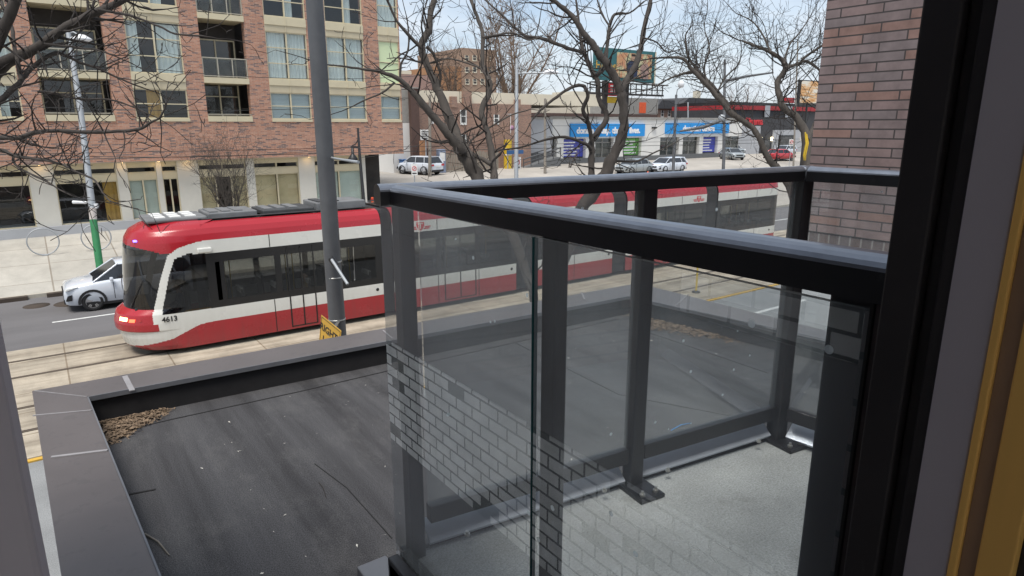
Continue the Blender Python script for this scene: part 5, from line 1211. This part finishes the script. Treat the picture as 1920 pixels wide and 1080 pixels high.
# donation store
Ys = 60; t = bg('donation_store', 'white single storey store with blue signs and coloured window posters', 'store', 1200, Ys)
zr = Z_(1200, 224, Ys); zsb = Z_(1140, 259, Ys)
MB().box(X_(1030, Ys), X_(1392, Ys), Ys, Ys + 18, zsb, zr).build('fascia', M['store'], t)
MB().box(X_(1029, Ys), X_(1393, Ys), Ys - .15, Ys + 18.1, zr + .002, zr + .28).build('roof_edge', M['grey_far'], t)
MB().box(X_(934, Ys), X_(1029.8, Ys), Ys - .6, Ys + 18, 3.4, zr - .05).build('side_wall', M['store_grey'], t); MB().box(X_(934, Ys), X_(1029.8, Ys), Ys - .65, Ys + 18, 1.5, 3.398).build('side_plinth', M['base_grey'], t); MB().box(X_(933, Ys), X_(1030, Ys), Ys - .7, Ys + 18, zr - .048, zr + .15).build('roof_edge', M['grey_far'], t)
piers = [(1045, 1058), (1100, 1118), (1152, 1171), (1205, 1240), (1276, 1283), (1314, 1321), (1349, 1362)]
for a, b_ in piers: MB().box(X_(a, Ys), X_(b_, Ys), Ys + .05, Ys + .6, 2.6, zsb - .003).build('pier', M['store'], t)
MB().box(X_(1045, Ys), X_(1392, Ys), Ys + .62, Ys + 12, 1.5, zsb - .003).build('shop_front', M['shopglass'], t); MB().box(X_(1045, Ys), X_(1392, Ys), Ys + .0, Ys + .58, 1.5, 2.597).build('plinth', M['base_grey'], t)
for a, b_, m_ in ((1058, 1100, 'posterblue'), (1171, 1205, 'postergreen'), (1321, 1349, 'posterblue')):
    z1 = zsb - .1; z0 = 2.75; po = MB().box(X_(a, Ys) + .06, X_(b_, Ys) - .06, Ys + .5, Ys + .56, z0, z1).build('poster', M[m_], t)
    lm = MB(); xa, xb = X_(a, Ys) + .25, X_(b_, Ys) - .25; rng = random.Random(a)
    for q in range(6):
        z = z1 - .35 - q * .36
        if z < z0 + .2: break
        lm.box(xa, xa + (xb - xa) * rng.uniform(.5, .95), Ys + .485, Ys + .497, z - .07, z + .07)
    lm.build('poster_lettering', M['inkwhite'], po)
for a, b_ in ((1118, 1152), (1240, 1276), (1283, 1314), (1362, 1392)):
    f = MB(); xa, xb = X_(a, Ys), X_(b_, Ys); f.box(xa, xa + .08, Ys + .45, Ys + .6, 2.6, zsb - .01).box(xb - .08, xb, Ys + .45, Ys + .6, 2.6, zsb - .01).box((xa + xb) / 2 - .05, (xa + xb) / 2 + .05, Ys + .45, Ys + .6, 2.6, zsb - .01).box(xa + .08, xb - .08, Ys + .46, Ys + .59, 4.3, 4.4)
    w = f.build('shop_window', M['grey_far'], t); MB().box(xa + .09, xb - .09, Ys + .50, Ys + .53, 2.62, zsb - .02).build('pane', M['pane'], w)
for (a, b_, y0, y1, s_, sz) in ((1068, 1207, 232, 257, 'donate today. change lives.', .98), (1247, 1365, 230.5, 251, 'donation centre', 1.02)):
    xa, xb = X_(a, Ys), X_(b_, Ys); z0, z1 = Z_(a, y1, Ys), Z_(a, y0, Ys)
    sg_ = MB().box(xa, xb, Ys - .25, Ys - .003, z0, z1).build('sign_board', M['signblue'], t)
    text('lettering', s_, sz, M['inkwhite'], face_mtx(((xa + xb) / 2, Ys - .262, (z0 + z1) / 2 - .05), (1, 0, 0)), sg_, .01, .05)
wl_ = MB().box(X_(1222, Ys), X_(1229, Ys), Ys - .3, Ys, Z_(1225, 241, Ys), Z_(1225, 238, Ys)).build('wall_lamp', M['iron'], t)
# ramp railings and yellow column before the store
rp = bg('ramp', 'dark ramp with handrails climbing to the side of the donation store', 'ramp', 1000, 57.5)
xr0, xr1 = X_(975, 57.5), X_(1045, 57.5)
MB().prism([(xr0, 1.9), (xr1, 1.9), (xr1, 3.0)], lambda p, q, y: (p, y, q), 56.8, 58.4).build('ramp_body', M['base_grey'], rp)
for y in (56.85, 58.35):
    h = MB().tube([(xr0, y, 2.9), (xr1, y, 4.0)], .07, 6).tube([(xr0, y, 2.5), (xr1, y, 3.6)], .05, 6)
    for q in range(6): x = xr0 + (xr1 - xr0) * q / 5; z = 1.9 + 1.1 * q / 5; h.tube([(x, y, z), (x, y, z + 1.0)], .05, 6)
    h.build('handrail', M['pole_dark'], rp)
yc = bg('yellow_column', 'yellow and white banded column beside the grey side wall of the store', 'column', 952, 57); x = X_(952, 57); MB().tube([(x, 57, 2), (x, 57, Z_(952, 262, 57))], .42, 14).build('shaft', M['yellow'], yc)
MB().lathe([(.43, Z_(952, 281, 57)), (.43, Z_(952, 278, 57))], (x, 57, 0), 14).build('band', M['sign_white'], yc); MB().lathe([(.43, Z_(952, 291, 57)), (.43, Z_(952, 289, 57))], (x, 57, 0), 14).build('band', M['sign_white'], yc)
ns = MB().box(x - .5, x + 1.6, 56.4, 56.5, Z_(952, 288.6, 57), Z_(952, 281.4, 57)); sp = thing('notice_sign', 'blue and white notice sign across the yellow column', 'sign', (x, 56.4, 2)); ns.build('board', M['bin_blue'], sp); MB().box(x - .4, x - .3, 56.5, 56.55, 2.0, Z_(952, 288.6, 57)).build('leg', M['pole_grey'], sp)
# brown upper storey, houses with dark roofs behind the store
t = bg('brown_upper_block', 'low dark brown roof block just above the donation store', 'building', 1150, 79); block(t, 'wall', M['brown_far'], 1000, 1232, 213, 79, 14); block(t, 'cream_strip', M['cream_far'], 985, 1080, 196, 86, 10, (1030, 214)); 
def house(label, pa, pb, peave, pridge, Y, wm, seed):
    t = bg('house', label, 'house', (pa + pb) / 2, Y); xa, xb = X_(pa, Y), X_(pb, Y); ze, zr_ = Z_((pa + pb) / 2, peave, Y), Z_((pa + pb) / 2, pridge, Y)
    MB().box(xa, xb, Y, Y + 9, 2, ze).build('wall', wm, t)
    MB().prism([(xa - .5, ze - .1), (xb + .5, ze - .1), (xb - (xb - xa) * .2, zr_), (xa + (xb - xa) * .2, zr_)], lambda p, q, y: (p, y, q), Y - .5, Y + 9.5).build('roof', M['roofslate'], t)
    for q in (.28, .62): a = pa + (pb - pa) * q; bwin(t, a, a + (pb - pa) * .1, peave + 4, peave + 15, Y)
    return t, xa, xb, ze, zr_
t, xa, xb, ze, zr_ = house('orange brick house with a dark hipped roof behind the white store', 1268, 1352, 203, 184, 96, M['orangebrick'], 1); MB().box(xb - 4, xb - 2.8, 100, 101.2, zr_ - 1, zr_ + 1.8).build('chimney', M['cream_far'], t)
house('red brick house with a dark roof left of the orange one', 1228, 1266, 203, 188, 97, M['redbrick'], 2)
t = bg('grey_shed', 'grey flat walled block with an orange door below the billboard', 'building', 1205, 92); block(t, 'wall', M['grey_far'], 1172, 1232, 184, 92, 10); MB().box(X_(1197, 92), X_(1209, 92), 91.9, 91.997, Z_(1203, 212, 92), Z_(1203, 192, 92)).build('door', M['orange'], t)
t = bg('fast_food_sign', 'red and yellow roof sign under the billboard', 'sign', 1142, 88); MB().box(X_(1140, 88), X_(1155, 88), 88, 88.5, Z_(1147, 180, 88), Z_(1147, 156, 88)).build('red_board', M['inkred'], t); MB().box(X_(1128, 88), X_(1156, 88), 88.1, 88.6, Z_(1142, 193, 88), Z_(1142, 181, 88)).build('yellow_board', M['yellow'], t)
lr = MB(); 
for q in range(4): z = Z_(1147, 161 + q * 5, 88); lr.box(X_(1142, 88), X_(1153, 88), 87.94, 87.995, z - .12, z + .12)
lr.build('lettering', M['inkwhite'], t); MB().box(X_(1138, 88), X_(1139.5, 88), 88.2, 88.5, 4, Z_(1147, 160, 88)).build('post', M['rust'], t)
# billboard
Yq = 84; t = bg('billboard', 'big teal billboard with a picture of a couple on a steel roof frame', 'billboard', 1170, Yq)
xa, xb = X_(1112, Yq), X_(1222, Yq); z0, z1 = Z_(1167, 152, Yq), Z_(1167, 92, Yq)
MB().box(xa, xb, Yq, Yq + .5, z0, z1).build('board', M['teal'], t)
pc_ = MB().box(X_(1152, Yq), X_(1216, Yq), Yq - .08, Yq - .004, z0 + .55, z1 - .55).build('picture', M['poster1'], t)
def cut(poly, m, y, nm): MB().prism(poly, lambda p, q, yy: (X_(p, Yq), yy, Z_(1167, q, Yq)), y, y + .03).build(nm, m, pc_)
cut([(1172, 146), (1171, 118), (1175, 113), (1187, 113), (1190, 119), (1190, 146)], M['coat_navy'], Yq - .12, 'printed_suit'); cut([(1178, 112), (1178, 103), (1181, 101), (1185, 103), (1185, 112)], M['skin'], Yq - .12, 'printed_face')
cut([(1178, 104), (1178, 100), (1185, 100), (1185, 104)], M['hair'], Yq - .15, 'printed_hair'); cut([(1196, 146), (1195, 122), (1199, 117), (1208, 117), (1211, 124), (1210, 146)], M['pink_far'], Yq - .12, 'printed_dress'); cut([(1200, 116), (1200, 108), (1206, 108), (1206, 116)], M['skin'], Yq - .12, 'printed_face')
text('lettering', 'Home', 1.9, M['sign_yellow'], face_mtx((X_(1133, Yq), Yq - .02, Z_(1133, 123, Yq)), (1, 0, 0)), t, .01, .01)
MB().box(xb + .002, xb + .25, Yq - .1, Yq + .5, z0 - .6, z1).build('edge_post', M['cream_far'], t)
zt0 = Z_(1167, 175, Yq)
MB().box(X_(1102, Yq), X_(1240, Yq), Yq - 1.2, Yq - .02, z0 - .5, z0 - .35).build('catwalk', M['rust'], t); MB().box(X_(1102, Yq), X_(1240, Yq), Yq - .2, Yq + .4, zt0 - .3, zt0).build('lower_beam', M['rust'], t)
for i in range(14): x = X_(1104, Yq) + i * (X_(1238, Yq) - X_(1104, Yq)) / 13; MB().box(x - .07, x + .07, Yq - .15, Yq, zt0, z0 - .5).build('strut', M['rust'], t)
MB().box(X_(1102, Yq), X_(1240, Yq), Yq - .18, Yq - .05, (zt0 + z0) / 2 - .35, (zt0 + z0) / 2 - .2).build('middle_beam', M['rust'], t)
for px in (1138, 1178): MB().box(X_(px, Yq) - .35, X_(px, Yq) + .35, Yq + .5, Yq + 1.2, 2, z0).build('column', M['rust'], t)
# charcoal store and red banded one
Yc = 64; t = bg('charcoal_store', 'charcoal painted store with grey panels, small wall lamps and a red cinema sign', 'store', 1460, Yc)
block(t, 'wall', M['charcoal'], 1378, 1620, 222, Yc, 14, pref=1440)
for a, b_, c in ((1384, 1425, 236), (1450, 1515, 244)): MB().box(X_(a, Yc), X_(b_, Yc), Yc - .2, Yc - .003, 2, Z_(1440, c, Yc)).build('grey_panel', M['store_grey'], t)
for a, b_, c, d_ in ((1431, 1444, 260, 292), (1460, 1490, 254, 282)):
    w = MB().box(X_(a, Yc), X_(b_, Yc), Yc - .3, Yc - .21, Z_(1440, d_, Yc), Z_(1440, c, Yc)).build('window', M['iron'], t); MB().box(X_(a, Yc) + .2, X_(b_, Yc) - .2, Yc - .33, Yc - .302, Z_(1440, d_, Yc) + .2, Z_(1440, c, Yc) - .2).build('pane', M['shopglass'], w)
for px in (1376.5, 1426, 1446, 1504): MB().box(X_(px, Yc) - .12, X_(px, Yc) + .12, Yc - .45, Yc - .21, Z_(1440, 264, Yc), Z_(1440, 257, Yc)).build('wall_lamp', emit('wall_lamp_glow', (1, .85, .55), 2.5) if px < 1380 else bpy.data.materials['wall_lamp_glow'], t)
text('cinema_sign', 'Cinema', 1.5, M['inkred'], face_mtx((X_(1412, Yc), Yc - .1, Z_(1412, 228, Yc)), (1, 0, 0)), t, .05, .04)
Yr = 78; t = bg('red_banded_store', 'dark flat roofed store with a bright red fascia band', 'store', 1450, Yr)
block(t, 'wall', M['charcoal'], 1368, 1640, 207, Yr, 14, pref=1440); MB().box(X_(1368, Yr), X_(1640, Yr), Yr - .3, Yr + 14, Z_(1440, 206.8, Yr), Z_(1440, 199, Yr)).build('red_band', M['bandred'], t); MB().box(X_(1372, Yr), X_(1640, Yr), Yr - .1, Yr + 14, Z_(1440, 198.8, Yr), Z_(1440, 193, Yr)).build('roof_edge', M['iron'], t)
MB().box(X_(1429, Yr), X_(1438, Yr), Yr - .4, Yr - .302, Z_(1440, 220, Yr), Z_(1440, 198, Yr)).build('pale_pilaster', M['store_grey'], t); MB().box(X_(1468, Yr), X_(1479, Yr), Yr - .4, Yr - .302, Z_(1440, 226, Yr), Z_(1440, 198, Yr)).build('pale_pilaster', M['store_grey'], t); MB().box(X_(1464, Yr), X_(1480, Yr), Yr - .6, Yr, Z_(1470, 193, Yr), Z_(1470, 183, Yr)).build('red_sign_box', M['bandred'], t)
Yo = 45; t = bg('banner_sign', 'orange printed panel sign on a black post beside the brown end wall', 'sign', 1512, Yo); MB().box(X_(1493, Yo), X_(1536, Yo), Yo, Yo + .35, Z_(1512, 195, Yo), Z_(1512, 150, Yo)).build('frame', M['iron'], t, bev=.04); MB().box(X_(1495, Yo), X_(1534, Yo), Yo - .03, Yo - .002, Z_(1512, 193, Yo), Z_(1512, 152, Yo)).build('panel', M['poster2'], t)
MB().tube([(X_(1512, Yo), Yo + .2, gz(Yo)), (X_(1512, Yo), Yo + .2, Z_(1512, 195, Yo))], .12, 10).build('post', M['iron'], t)
t = bg('long_far_block', 'long low pale block far off between the trees', 'building', 1060, 150); block(t, 'wall', M['cream_far'], 1075, 1128, 172, 150, 10); block(t, 'grey_wing', M['grey_far'], 1040, 1074.6, 178, 150, 10)
tl = MB(); rng = random.Random(77); cr_ = MB()
for i in range(420):
    px = rng.uniform(700, 1640); p = at(px, 235, rng.uniform(230, 300)); p.z = 2
    grow(cr_, p, (0, 0, 1), rng.uniform(7, 11.5), .16, rng, 1, .3, .1, 6, 1.2, 3)
tag(cr_.build('treeline', M['fartwig']), 'far bare treeline along the skyline', 'treeline', kind='stuff')

# ================================================================== CARS
def car(label, loc, rz, paint, L=4.3, W=1.8, Hh=1.62, suv=True, group='cars parked across the street', parts=True, plate=True):
    """front at -x, length along x; boxy hatchback or SUV lofted from stations"""
    t = thing('car', label, 'car', loc, rz, group); hw = W / 2; s = Hh / 1.62
    st = [(-.5, .34, .62, .55), (-.492, .30, .80, .72), (-.47, .26, .90, .86), (-.42, .24, .97, .95), (-.30, .22, 1.04, .99), (-.20, .22, 1.07, 1.0), (.0, .21, 1.08, 1.0), (.25, .21, 1.09, 1.0), (.40, .24, 1.08, .97), (.465, .30, 1.04, .9), (.492, .36, .95, .82), (.5, .45, .8, .7)]
    rows = []
    for x, zb, zt_, k in st:
        y = hw * k; zb *= s; zt_ *= s; x *= L
        rows.append([(x, -y * .86, zb), (x, -y * .97, zb + .08), (x, -y, (zb + zt_) * .52), (x, -y * .985, zt_ - .12), (x, -y * .93, zt_ - .03), (x, -y * .80, zt_), (x, 0, zt_ + .03), (x, y * .80, zt_), (x, y * .93, zt_ - .03), (x, y * .985, zt_ - .12), (x, y, (zb + zt_) * .52), (x, y * .97, zb + .08), (x, y * .86, zb)])
    b = MB().grid(rows, True); b.add(rows[0], [tuple(range(13))]); b.add(rows[-1], [tuple(range(13))]); body = b.build('body', paint, t, world=False)
    # glasshouse: dark glazing block, painted roof and pillars on it
    zb = 1.045 * s; zr = Hh; f0, f1, r0, r1 = -.295 * L, -.11 * L, .47 * L if suv else .40 * L, .40 * L if suv else .24 * L
    yb, yt = hw * .90, hw * .70
    def ring(x, y, z): return [(x, -y, z), (x, y, z)]
    g = MB(); B4 = [(f0, -yb, zb), (r0, -yb, zb), (r0, yb, zb), (f0, yb, zb)]; T4_ = [(f1, -yt, zr - .05), (r1, -yt, zr - .05), (r1, yt, zr - .05), (f1, yt, zr - .05)]
    g.add(B4 + T4_, [(0, 1, 5, 4), (1, 2, 6, 5), (2, 3, 7, 6), (3, 0, 4, 7)]); g.build('window_glass', M['carglass'], t, world=False)
    rf = MB(); xs = np.linspace(f1 - .05, r1 + .06, 8); rows = []
    for i, x in enumerate(xs): e = .05 * (1 - abs(2 * i / 7 - 1) ** 2); rows.append([(x, -yt - .03, zr - .075), (x, -yt * .9, zr - .02 + e * .5), (x, 0, zr + e * .6), (x, yt * .9, zr - .02 + e * .5), (x, yt + .03, zr - .075)])
    rf.grid(rows, True); rf.add(rows[0], [(0, 1, 2, 3, 4)]); rf.add(rows[-1], [(0, 1, 2, 3, 4)]); rf.build('roof', paint, t, world=False)
    pl = MB()
    for y0, y1 in ((-yb, -yt), (yb, yt)):
        sg_ = -.012 if y0 < 0 else .012
        for (xa, xb, w_) in ((f0, f1, .075), (r0, r1, .22 if suv else .14), (.05 * L, .04 * L, .07), (.30 * L, .27 * L, .09)): MB().tube([(xa, y0 + sg_ * .3, zb - .02), (xb, y1 + sg_ * .3, zr - .06)], w_ * .45, 6).build('pillar', paint, t, world=False)
    wr = .345 * s
    for x in (-.315 * L, .30 * L):
        for sd_ in (-1, 1):
            yo = sd_ * (hw - .02); yi = sd_ * (hw - .24)
            w = MB().lathe([(.22, yi), (wr - .03, yi), (wr, yi + sd_ * .03), (wr, yo - sd_ * .03), (wr - .03, yo), (.235, yo), (.22, yo - sd_ * .03)], (x, 0, wr), 24, 'y').build('tyre', M['tyre'], t, world=False)
            rm_ = MB().lathe([(0, yo - sd_ * .06), (.225, yo - sd_ * .06)], (x, 0, wr), 20, 'y'); rm_.build('rim_dish', M['cardark'], w, world=False)
            sp_ = MB()
            for q in range(5):
                a = 2 * PI * q / 5 + .3
                for da in (-.16, .16): sp_.bar((x + .03 * math.cos(a), yo - sd_ * .03, wr + .03 * math.sin(a)), (x + .215 * math.cos(a + da), yo - sd_ * .025, wr + .215 * math.sin(a + da)), .035, .03, (0, 1, 0))
            sp_.lathe([(.205, yo - sd_ * .02), (.23, yo - sd_ * .012), (.232, yo - sd_ * .03)], (x, 0, wr), 20, 'y'); sp_.build('rim', M['rim'], w, world=False)
            ar_ = MB(); n_ = 14; ro, ri = wr + .10, wr + .015; yy = sd_ * (hw + .004)
            pr_ = [(x + ro * math.cos(a), yy, wr + ro * math.sin(a)) for a in np.linspace(-.12, PI + .12, n_)]; pi_ = [(x + ri * math.cos(a), yy, wr + ri * math.sin(a)) for a in np.linspace(-.12, PI + .12, n_)]; pz_ = [(p[0], sd_ * (hw - .25), p[2]) for p in pi_]
            ar_.grid([pr_, pi_, pz_], False); ar_.build('wheel_arch', M['cardark'], t, world=False)
    sk_ = MB().box(-.36 * L, .36 * L, -hw * .965, hw * .965, .20 * s, .34 * s); sk_.build('sill', M['cardark'], t, world=False)
    gr = MB().box(-.5 * L - .012, -.47 * L, -hw * .5, hw * .5, .60 * s, .76 * s).build('grille', M['cardark'], t, world=False); MB().box(-.5 * L - .01, -.46 * L, -hw * .62, hw * .62, .30 * s, .46 * s).build('lower_intake', M['cardark'], t, world=False)
    for sd_ in (-1, 1):
        MB().prism([(-.488 * L, .80), (-.41 * L, .90), (-.40 * L, .93), (-.475 * L, .87)], lambda p, q, y: (p, y * sd_, q * s), hw * .55, hw * .955).build('headlight', M['headlamp'], t, world=False)
        MB().prism([(-.49 * L, .45), (-.45 * L, .45), (-.445 * L, .66), (-.475 * L, .62)], lambda p, q, y: (p, y * sd_, q * s), hw * .72, hw * .93).build('fog_lamp', M['cardark'], t, world=False)
        MB().prism([(.455 * L, .82), (.502 * L, .80), (.495 * L, .96), (.45 * L, .99)], lambda p, q, y: (p, y * sd_, q * s), hw * .52, hw * .93).build('taillight', M['taillamp'], t, world=False)
        m_ = MB().obox((-.17 * L, sd_ * (hw + .09), 1.10 * s), .12, .2, .14, Matrix.Identity(3)); m_.build('mirror', paint, t, bev=.04, world=False)
    MB().box(.49 * L, .508 * L, -.26, .26, .70 * s, .84 * s).build('number_plate', M['sign_white'], t, world=False)
    MB().box(.47 * L, .503 * L, -hw * .8, hw * .8, .30 * s, .48 * s).build('rear_bumper', M['cardark'], t, world=False)
    dl_ = MB()
    for x in (-.16 * L, .085 * L, .27 * L):
        for sd_ in (-1, 1): dl_.box(x - .008, x + .008, min(sd_ * hw * .99, sd_ * (hw + .003)), max(sd_ * hw * .99, sd_ * (hw + .003)), .38 * s, 1.0 * s)
    dl_.build('door_seam', M['cardark'], t, world=False)
    return t
pw = on(213, 578, Z=.02)
car('white compact SUV driving out behind the streetcar nose', (pw.x + 4.35 * .315 - .55, 27.75, 0), 0.0, M['carwhite'], 4.45, 1.86, 1.62, group=None)
p = on(787, 300, Y=55); p.z = 2.0
car('white SUV seen from behind, parked by the corner of the apartment block', (p.x, 55, p.z), R(-72), M['carwhite'], 4.5, 1.86, 1.68)
def cz(px, Y): p = on(px, 290, Y=Y); return (p.x, Y, gz(Y))
car('silver car facing the street at the right end of the donation store', cz(1372, 55), R(62), M['carsilver'], 4.5, 1.8, 1.5, False)
car('white car parked against the charcoal store front', cz(1470, 57), R(8), M['carwhite'], 4.7, 1.85, 1.55)
car('red car parked near the charcoal store, right of the donation store', cz(1462, 50.5), R(172), M['carred'], 4.4, 1.8, 1.45, False)
car('pale van-like car deep in the gap right of the donation store', cz(1368, 62.5), R(80), M['carsilver'], 4.7, 1.9, 1.8)
car('white hatchback on the lot beneath the second blue sign of the donation store', cz(1252, 47), R(5), M['carwhite'], 4.8, 1.85, 1.55)
car('silver low saloon on the lot beneath the green poster of the donation store', cz(1190, 47.5), R(4), M['carsilver'], 4.4, 1.8, 1.45, False)
pc0 = on(1216, 297, Y=43); cn_ = thing('traffic_cone', 'orange traffic cone on the lot before the donation store', 'cone', (pc0.x, 43, gz(43)))
MB().lathe([(.2, .05), (.05, .95), (0, .95)], (pc0.x, 43, gz(43)), 12).build('cone', M['orange'], cn_); MB().box(pc0.x - .26, pc0.x + .26, 42.74, 43.26, gz(43) - .02, gz(43) + .049).build('base', M['orange'], cn_)
shrub_tree('bare upright shrub before the violet poster of the store', Vector((X_(1070, 54), 54, 2.0)), 2.4, 6, 1, 15, tw=(.3, .7), rr0=.03, cm='fartwig', fine=.6)
# ================================================================== LIGHT
wd = bpy.data.worlds.new('World'); S.world = wd; wd.use_nodes = True
nt = wd.node_tree; bg = nt.nodes['Background']; sky = nt.nodes.new('ShaderNodeTexSky'); sky.sky_type = 'NISHITA'; sky.sun_disc = False
SE, SR = R(66), R(235)
sky.sun_elevation = SE; sky.sun_rotation = SR; sky.air_density = 1.0; sky.dust_density = 1.0; sky.ozone_density = 1.5
tc = nt.nodes.new('ShaderNodeTexCoord'); mp = nt.nodes.new('ShaderNodeMapping'); mp.inputs['Scale'].default_value = (1, 1, 3.6); nt.links.new(tc.outputs['Generated'], mp.inputs['Vector'])
n1 = noise(nt, mp.outputs[0], 2.3, 8, .62)
cf = ramp(nt, n1, [(.34, (.45,) * 3), (.6, (1,) * 3)])
n2 = noise(nt, mp.outputs[0], 4.5, 6, .6)
cloud = ramp(nt, n2, [(.32, (3.4, 3.9, 4.55)), (.7, (5.2, 5.55, 5.95))])
nt.links.new(mixc(nt, cf, sky.outputs[0], cloud), bg.inputs['Color']); bg.inputs['Strength'].default_value = .10
sl = bpy.data.lights.new('sun', 'SUN'); sl.energy = 2.2; sl.angle = R(28); sl.color = (1, .95, .88)
so = bpy.data.objects.new('sun', sl); COL.objects.link(so)
sd = Vector((math.sin(SR) * math.cos(SE), math.cos(SR) * math.cos(SE), math.sin(SE)))
so.rotation_euler = sd.to_track_quat('Z', 'Y').to_euler()
S.view_settings.view_transform = 'Standard'; S.view_settings.look = 'None'; S.view_settings.gamma = 1; S.view_settings.exposure = .8
S.cycles.use_denoising = True; S.cycles.max_bounces = 10; S.cycles.transparent_max_bounces = 24; S.cycles.diffuse_bounces = 3; S.cycles.glossy_bounces = 4
S.cycles.sample_clamp_indirect = 6
